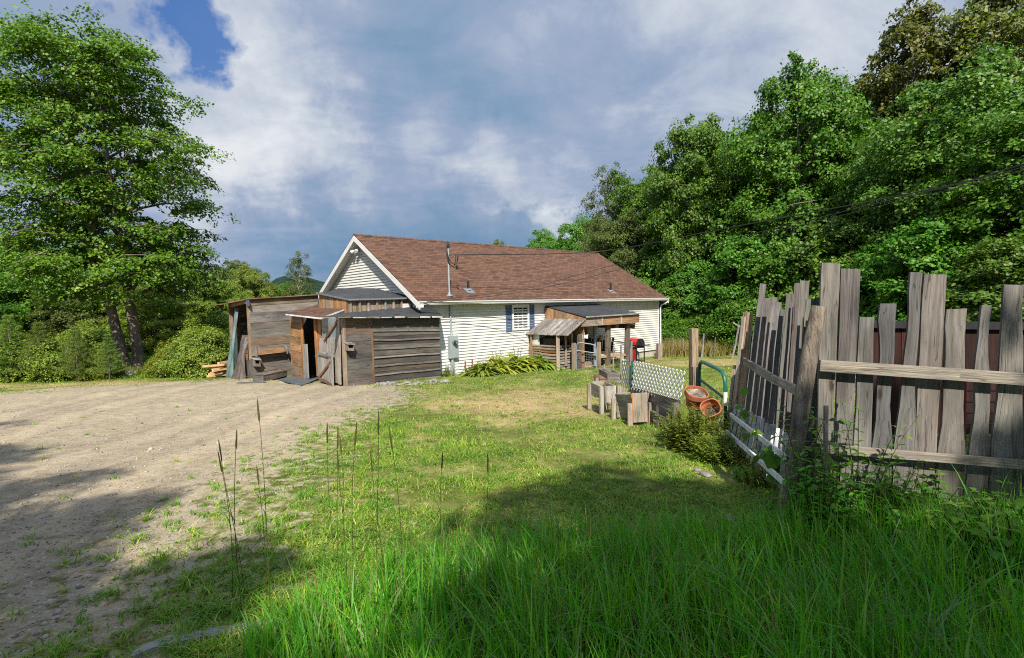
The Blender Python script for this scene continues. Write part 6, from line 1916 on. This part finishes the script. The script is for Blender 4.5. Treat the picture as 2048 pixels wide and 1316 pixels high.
# plants in the planters
for k, (c0, s_, lab) in enumerate(((pl1, .42, 'low succulent green plant in the nearest planter box'), (pl2, .34, 'pale green seedlings in the tall legged planter box'), (pl2 + Vector((.22, .35, -.05)), .6, 'yellow green bushy plant between planter boxes and lattice'), (pl3, .30, 'straggling plant in the farthest planter box'), (bc + Z * bz * .85, .25, 'small plant in the half barrel'))):
    tree_copy(bw, lab, c0 - Z * .02, (s_, s_, s_ * .75), k * 2, mat='golden' if k != 3 else None)
for o in bpy.data.objects:
    if o.get('label', '').startswith(('low succulent', 'pale green seed', 'yellow green bushy', 'small plant in the half')):
        for ch in o.children:
            if ch.name.startswith('leaves'): ch.material_slots[0].link = 'OBJECT'; ch.material_slots[0].material = M['hosta' if 'succ' in o['label'] or 'bushy' in o['label'] else 'bushleaf']

# ================================================================== trees
col_p = lambda q: max(.05, (1 - q ** 5.5)) ** .6 * min(1, .80 + 1.2 * q) * (1 + .14 * math.sin(17 * q))
big = grow(101, 14.2, 3.75, 3.4, col_p, 84, 6.4, 190, .125, .20, rise=.18, stems=2, flat=.17, droop=.20, tipfrac=.30, bark='bark', sprr=(.40, 1.0), ball=.35)
tree_obj('maple_tree', 'large spreading maple with two dark trunks at the left of the driveway', 'tree', big, (-15.9, 21.9, G(-15.9, 21.9)), 'bark', 'maple', rot=.2)
rnd = lambda q: max(.05, 1 - ((q - .42) / .60) ** 2) ** .5
rnd2 = lambda q: max(.05, 1 - ((q - .55) / .62) ** 2) ** .55
t1 = grow(111, 14.4, 4.3, 1.6, rnd, 58, 6.0, 190, .175, .22, rise=.45, flat=.36, droop=.12, tipfrac=.5, sprr=(.40, .92), upn=.7, ball=.7)
t2 = grow(112, 14.4, 4.3, 1.2, rnd2, 58, 6.0, 190, .175, .20, rise=.35, flat=.33, droop=.16, tipfrac=.48, sprr=(.40, .95), upn=.7, ball=.7)
t3 = grow(113, 16, 4.2, 5.0, lambda q: (.55 + .45 * math.sin(6 * q) ** 2) * max(.05, 1 - q ** 2.5) ** .6, 60, 6, 95, .22, .22, rise=.5, flat=.25, droop=.25, tipfrac=.40)
t4 = grow(114, 6, 2.4, .4, rnd, 46, 6, 110, .17, .07, rise=.5, flat=.28, droop=.2, tipfrac=.35, sprr=(.35, .65))
t5 = grow(115, 12, 2.6, 3.5, lambda q: (.35 + .65 * math.sin(PI * (.15 + .8 * q))), 46, 5, 60, .15, .11, rise=.8, flat=.3, droop=.25, tipfrac=.35, sprr=(.35, .65))
SRC = {}


def place(kind, px, topy, y, R, label, cat='tree', group=None, rot=None, mat=None, name='forest_tree'):
    T, h0, r0, bk_, lf = {'a': (t1, 15.4, 4.9, 'dkbark', 'oak'), 'b': (t2, 15.4, 4.9, 'dkbark', 'oak2'), 'c': (t3, 16.4, 4.5, 'dkbark', 'tallleaf'), 's': (t4, 6.3, 2.6, 'dkbark', 'oak'), 'w': (t5, 12.3, 2.8, 'birch', 'pale_leaf')}[kind]
    if isinstance(topy, tuple): base = Vector((px, y, 0)); H_ = topy[0]
    else:
        tp = at(px, topy, y); base = Vector((tp.x, y, 0)); H_ = tp.z - G(tp.x, y)
    base.z = G(base.x, base.y)
    rot = random.uniform(0, 6.28) if rot is None else rot
    sc_ = (R / r0, R / r0, H_ / h0)
    key = kind
    if key not in SRC:
        o = tree_obj(name, label, cat, T, base, bk_, lf, group, sc_, rot)
        SRC[key] = o
        if mat: o.children[1].material_slots[0].link = 'OBJECT'; o.children[1].material_slots[0].material = M[mat]
    else:
        o = tree_copy(SRC[key], label, base, sc_, rot, group, mat)
    return o


R_ = random.Random(5); random.seed(77)
place('a', 1395, 212, 36, 4.1, 'round crowned tree standing just right of the house roof')
place('a', 1590, 108, 31, 4.9, 'tallest full oak in the middle of the wood', mat='oak')
place('b', 1700, 128, 33, 4.3, 'broad tree right behind the tallest oak', mat='oak')
place('b', 1945, 105, 21.5, 4.3, 'large pale leaved tree at the right edge over the pickets', mat='oak2')
place('c', 1840, -10, 29, 4.0, 'tall thin olive crowned tree rising to the top of the picture')
place('c', 1990, -70, 27, 4.2, 'tallest olive leaved tree at the top right corner')
place('b', 1790, 250, 25.5, 3.4, 'mid height tree between the oak and the right edge tree', mat='oak2')
place('a', 2110, 160, 18, 3.8, 'dark tree half outside the right picture edge', mat='oak')
place('b', 1290, 330, 41, 3.6, 'dense tree left of the round crowned tree', mat='oak')
place('w', 1212, 335, 44, 2.3, 'slender white stemmed birch behind the roof end', name='birch_tree')
place('b', 1235, 425, 40, 3.2, 'low spreading pale tree over the right roof end', mat='pale_leaf')
place('b', 1165, 425, 55, 4.2, 'dark tree behind the roof left of the birch', mat='oak')
place('a', 1085, 448, 72, 3.6, 'small distant tree peeping over the ridge of the house', mat='oak')
place('a', 995, 470, 80, 2.6, 'smallest distant tree tip over the middle of the ridge', mat='tallleaf')
place('a', 1130, 470, 62, 3.6, 'distant tree beside the ridge end', mat='oak2')
# second rank closing the wood
for k, (px, ty, y, R) in enumerate(((1450, 250, 42, 5), (1560, 220, 41, 5), (1680, 215, 40, 5), (1790, 200, 37, 5), (1900, 180, 34, 5), (2030, 190, 30, 5), (2150, 150, 25, 5), (1340, 330, 46, 4.5), (2300, 100, 18, 4.5))):
    place('ab'[k % 2], px, ty, y, R, 'dark tree in the rear rank of the wood behind the yard', group='rear rank of forest trees', mat='oak')
und = ['leafy sapling at the house corner by the dry grass', 'bushy young tree behind the crooked pale post', 'young tree left of the thin pickets', 'young tree directly over the thin pickets', 'young tree behind the tallest two pickets', 'young tree seen between the fourth and fifth wide pickets', 'young pale tree over the rust panel wall', 'young tree at the right edge over the rust panel wall', 'small tree under the round crowned tree', 'small tree in the dark gap below the oak', 'small tree in front of the oak trunk', 'small tree behind the long leaning pole']
for k, (px, ty, y, R) in enumerate(((1355, 555, 33, 1.9), (1400, 520, 32.5, 2.1), (1490, 470, 29, 2.4), (1570, 480, 27, 2.3), (1680, 440, 25, 2.5), (1770, 480, 22, 2.0), (1880, 430, 19, 2.2), (2030, 470, 15.5, 2.0), (1330, 470, 37, 2.6), (1450, 400, 34, 2.8), (1620, 370, 29, 2.9), (1545, 540, 31, 2.2))):
    place('s', px, ty, y, R, und[k], mat=('oak', 'oak2', 'oak')[k % 3], name='young_tree', cat='young tree')
# left background
lb_ = [('a', 470, 512, 46, 2.6, 'pale tree left of the gap over the tall shed', 'pale_leaf'), ('b', 505, 530, 44, 2.2, 'yellow green tree right above the tall shed', 'bushleaf'), ('w', 597, 505, 42, 1.3, 'thin open birch against the sky beside the gable', None), ('b', 545, 560, 50, 2.6, 'dark green tree between shed roof and birch', 'oak'), ('b', 600, 572, 46, 2.6, 'low tree below the thin birch', 'oak2'), ('a', 640, 580, 47, 2.5, 'low tree hidden at the gable edge', 'oak'),
       ('b', 440, 555, 36, 2.2, 'tree at the right edge of the maple', 'bushleaf'), ('a', 360, 500, 36, 3.2, 'light green tree behind the right half of the maple', 'bushleaf'), ('b', 220, 470, 38, 3.6, 'dark tree behind the maple trunks', 'oak'), ('a', 90, 480, 36, 3.6, 'dark tree behind the left half of the maple', 'oak'), ('b', -40, 460, 33, 3.6, 'dark tree at the left picture edge', 'oak'), ('b', 155, 540, 31, 2.6, 'pale green tree under the left maple boughs', 'pale_leaf'), ('a', 300, 560, 31, 2.4, 'yellow green tree right of the maple trunks', 'golden'), ('a', -130, 480, 27, 3.4, 'green tree just outside the left edge', 'oak')]
for k_, px, ty, y, R, lab, mt_ in lb_: place(k_, px, ty, y, R, lab, mat=mt_, name='birch_tree' if k_ == 'w' else 'background_tree')
# shrubs
sb = grow(131, 2.2, 1.45, .1, lambda q: max(.1, 1 - (1.2 * q - .2) ** 2) ** .5, 60, 6, 120, .085, .03, rise=.5, flat=.45, droop=.1, tipfrac=.3, sprr=(.22, .40))
for k, (px, ty, y, R, lab, mt_) in enumerate(((393, 657, 20.0, 1.15, 'rounded pale green shrub beside the timber stack', 'bushleaf'), (335, 695, 20.0, .7, 'shrub between maple trunks and the rounded pale shrub', 'golden'), (445, 640, 25, 1.3, 'green shrub at the left end of the tall shed', 'maple'), (190, 700, 19.6, .8, 'low shrub left of the maple foot', 'golden'), (110, 680, 19.5, 1.0, 'broad shrub below the left maple boughs', 'bushleaf'), (20, 670, 19.4, 1.2, 'broad shrub at the left picture edge', 'golden'), (180, 655, 28, 2.0, 'tall shrub behind the maple trunks', 'bushleaf'), (300, 720, 22.6, .5, 'small shrub right behind the maple foot', 'weed'), (1345, 640, 30, 1.6, 'dark shrub at the wood edge by the house corner', 'oak'), (1430, 630, 30, 2.0, 'dark shrub behind the wire fence', 'oak'), (1500, 600, 27, 2.0, 'dark shrub behind the leaning pole', 'oak'))):
    tp = at(px, ty, y); H_ = tp.z - G(tp.x, y); base = Vector((tp.x, y, G(tp.x, y)))
    if k == 0: s0 = tree_obj('shrub', lab, 'shrub', sb, base, 'dkbark', 'bushleaf', None, (R / 1.5, R / 1.5, H_ / 2.35), 0)
    else: tree_copy(s0, lab, base, (R / 1.5, R / 1.5, H_ / 2.35), k, mat=mt_)
# young pines
def pine(seed, H, R):
    g = np.random.RandomState(seed); mb = MB(); mb.tube([Vector((0, 0, -.2)), Vector((.02, 0, H * .5)), Vector((0, .02, H))], [.06, .04, .008], 6, False)
    B, D = [], []
    for k in range(13):
        z = .35 + (H - .45) * k / 12; L_ = R * (1 - .85 * k / 12) * g.uniform(.8, 1.1)
        for j in range(6):
            a = j * 1.047 + k * .7 + g.uniform(-.2, .2); tip = Vector((L_ * math.cos(a), L_ * math.sin(a), z + .22 * L_))
            mb.tube([Vector((0, 0, z)), tip], [.012, .004], 3, False)
            for q in range(int(26 * L_ / R) + 6):
                f = g.uniform(.15, 1.0); sdw = g.normal() * .12 * L_ * f
                B.append((tip.x * f - math.sin(a) * sdw, tip.y * f + math.cos(a) * sdw, z + .22 * L_ * f + g.normal() * .02)); D.append((math.cos(a), math.sin(a), .5))
    B = np.repeat(np.array(B), 9, 0); D = np.repeat(np.array(D), 9, 0) + g.normal(size=(len(B), 3)) * .8
    n_ = len(B); h = g.uniform(.09, .15, n_)
    D /= np.linalg.norm(D, axis=1, keepdims=True); sd_ = np.cross(D, g.normal(size=(n_, 3))); sd_ /= np.linalg.norm(sd_, axis=1, keepdims=True)
    v = np.stack([B - sd_ * .007, B + sd_ * .007, B + D * h[:, None]], 1).reshape(-1, 3)
    return mb, v, np.arange(3 * n_).reshape(-1, 3)


pn = pine(141, 2.6, 1.1)
for k, (px, ty, y, s_, lab) in enumerate(((75, 640, 18.9, 1.0, 'young pine below the left maple boughs'), (15, 625, 18.8, 1.1, 'young pine at the left picture edge'), (150, 650, 18.8, .9, 'young pine with a bare pole stem left of the maple'), (215, 665, 19.0, 1.0, 'young pine just left of the maple trunks'), (328, 668, 22.5, 1.1, 'young pine between maple and rounded shrub'), (425, 620, 28, 1.2, 'bluish young pine left of the tall shed'))):
    tp = at(px, ty, y); H_ = tp.z - G(tp.x, y); base = Vector((tp.x, y, G(tp.x, y)))
    if k == 0: p0 = tree_obj('young_pine', lab, 'young pine', pn, base, 'dkbark', 'pine', None, (H_ / 2.7 * .85,) * 2 + (H_ / 2.7,), 0)
    else: tree_copy(p0, lab, base, (H_ / 2.7 * .85,) * 2 + (H_ / 2.7,), k)
# the trees behind the photographer whose shade lies over the foreground
for k, (x, y, H_, R, kd) in enumerate(((-10.5, -7.0, 15.8, 3.6, 'b'), (-6.2, -8.5, 16.2, 3.2, 'c'), (-1.2, -8.0, 12.0, 2.2, 'c'), (-4.0, -6.4, 12.2, 2.6, 'b'), (1.9, -7.2, 12.4, 3.1, 'c'), (6.6, -7.5, 15.0, 3.4, 'c'), (-15, -6, 15, 3.8, 'a'), (-8.0, -6.6, 13.2, 3.2, 'b'), (10.8, -7, 15, 4, 'b'))):
    place(kd, x, (H_,), y, R, 'tree behind the viewer that shades the foreground', group='trees behind the viewer', rot=k * 1.3)
random.seed(1)
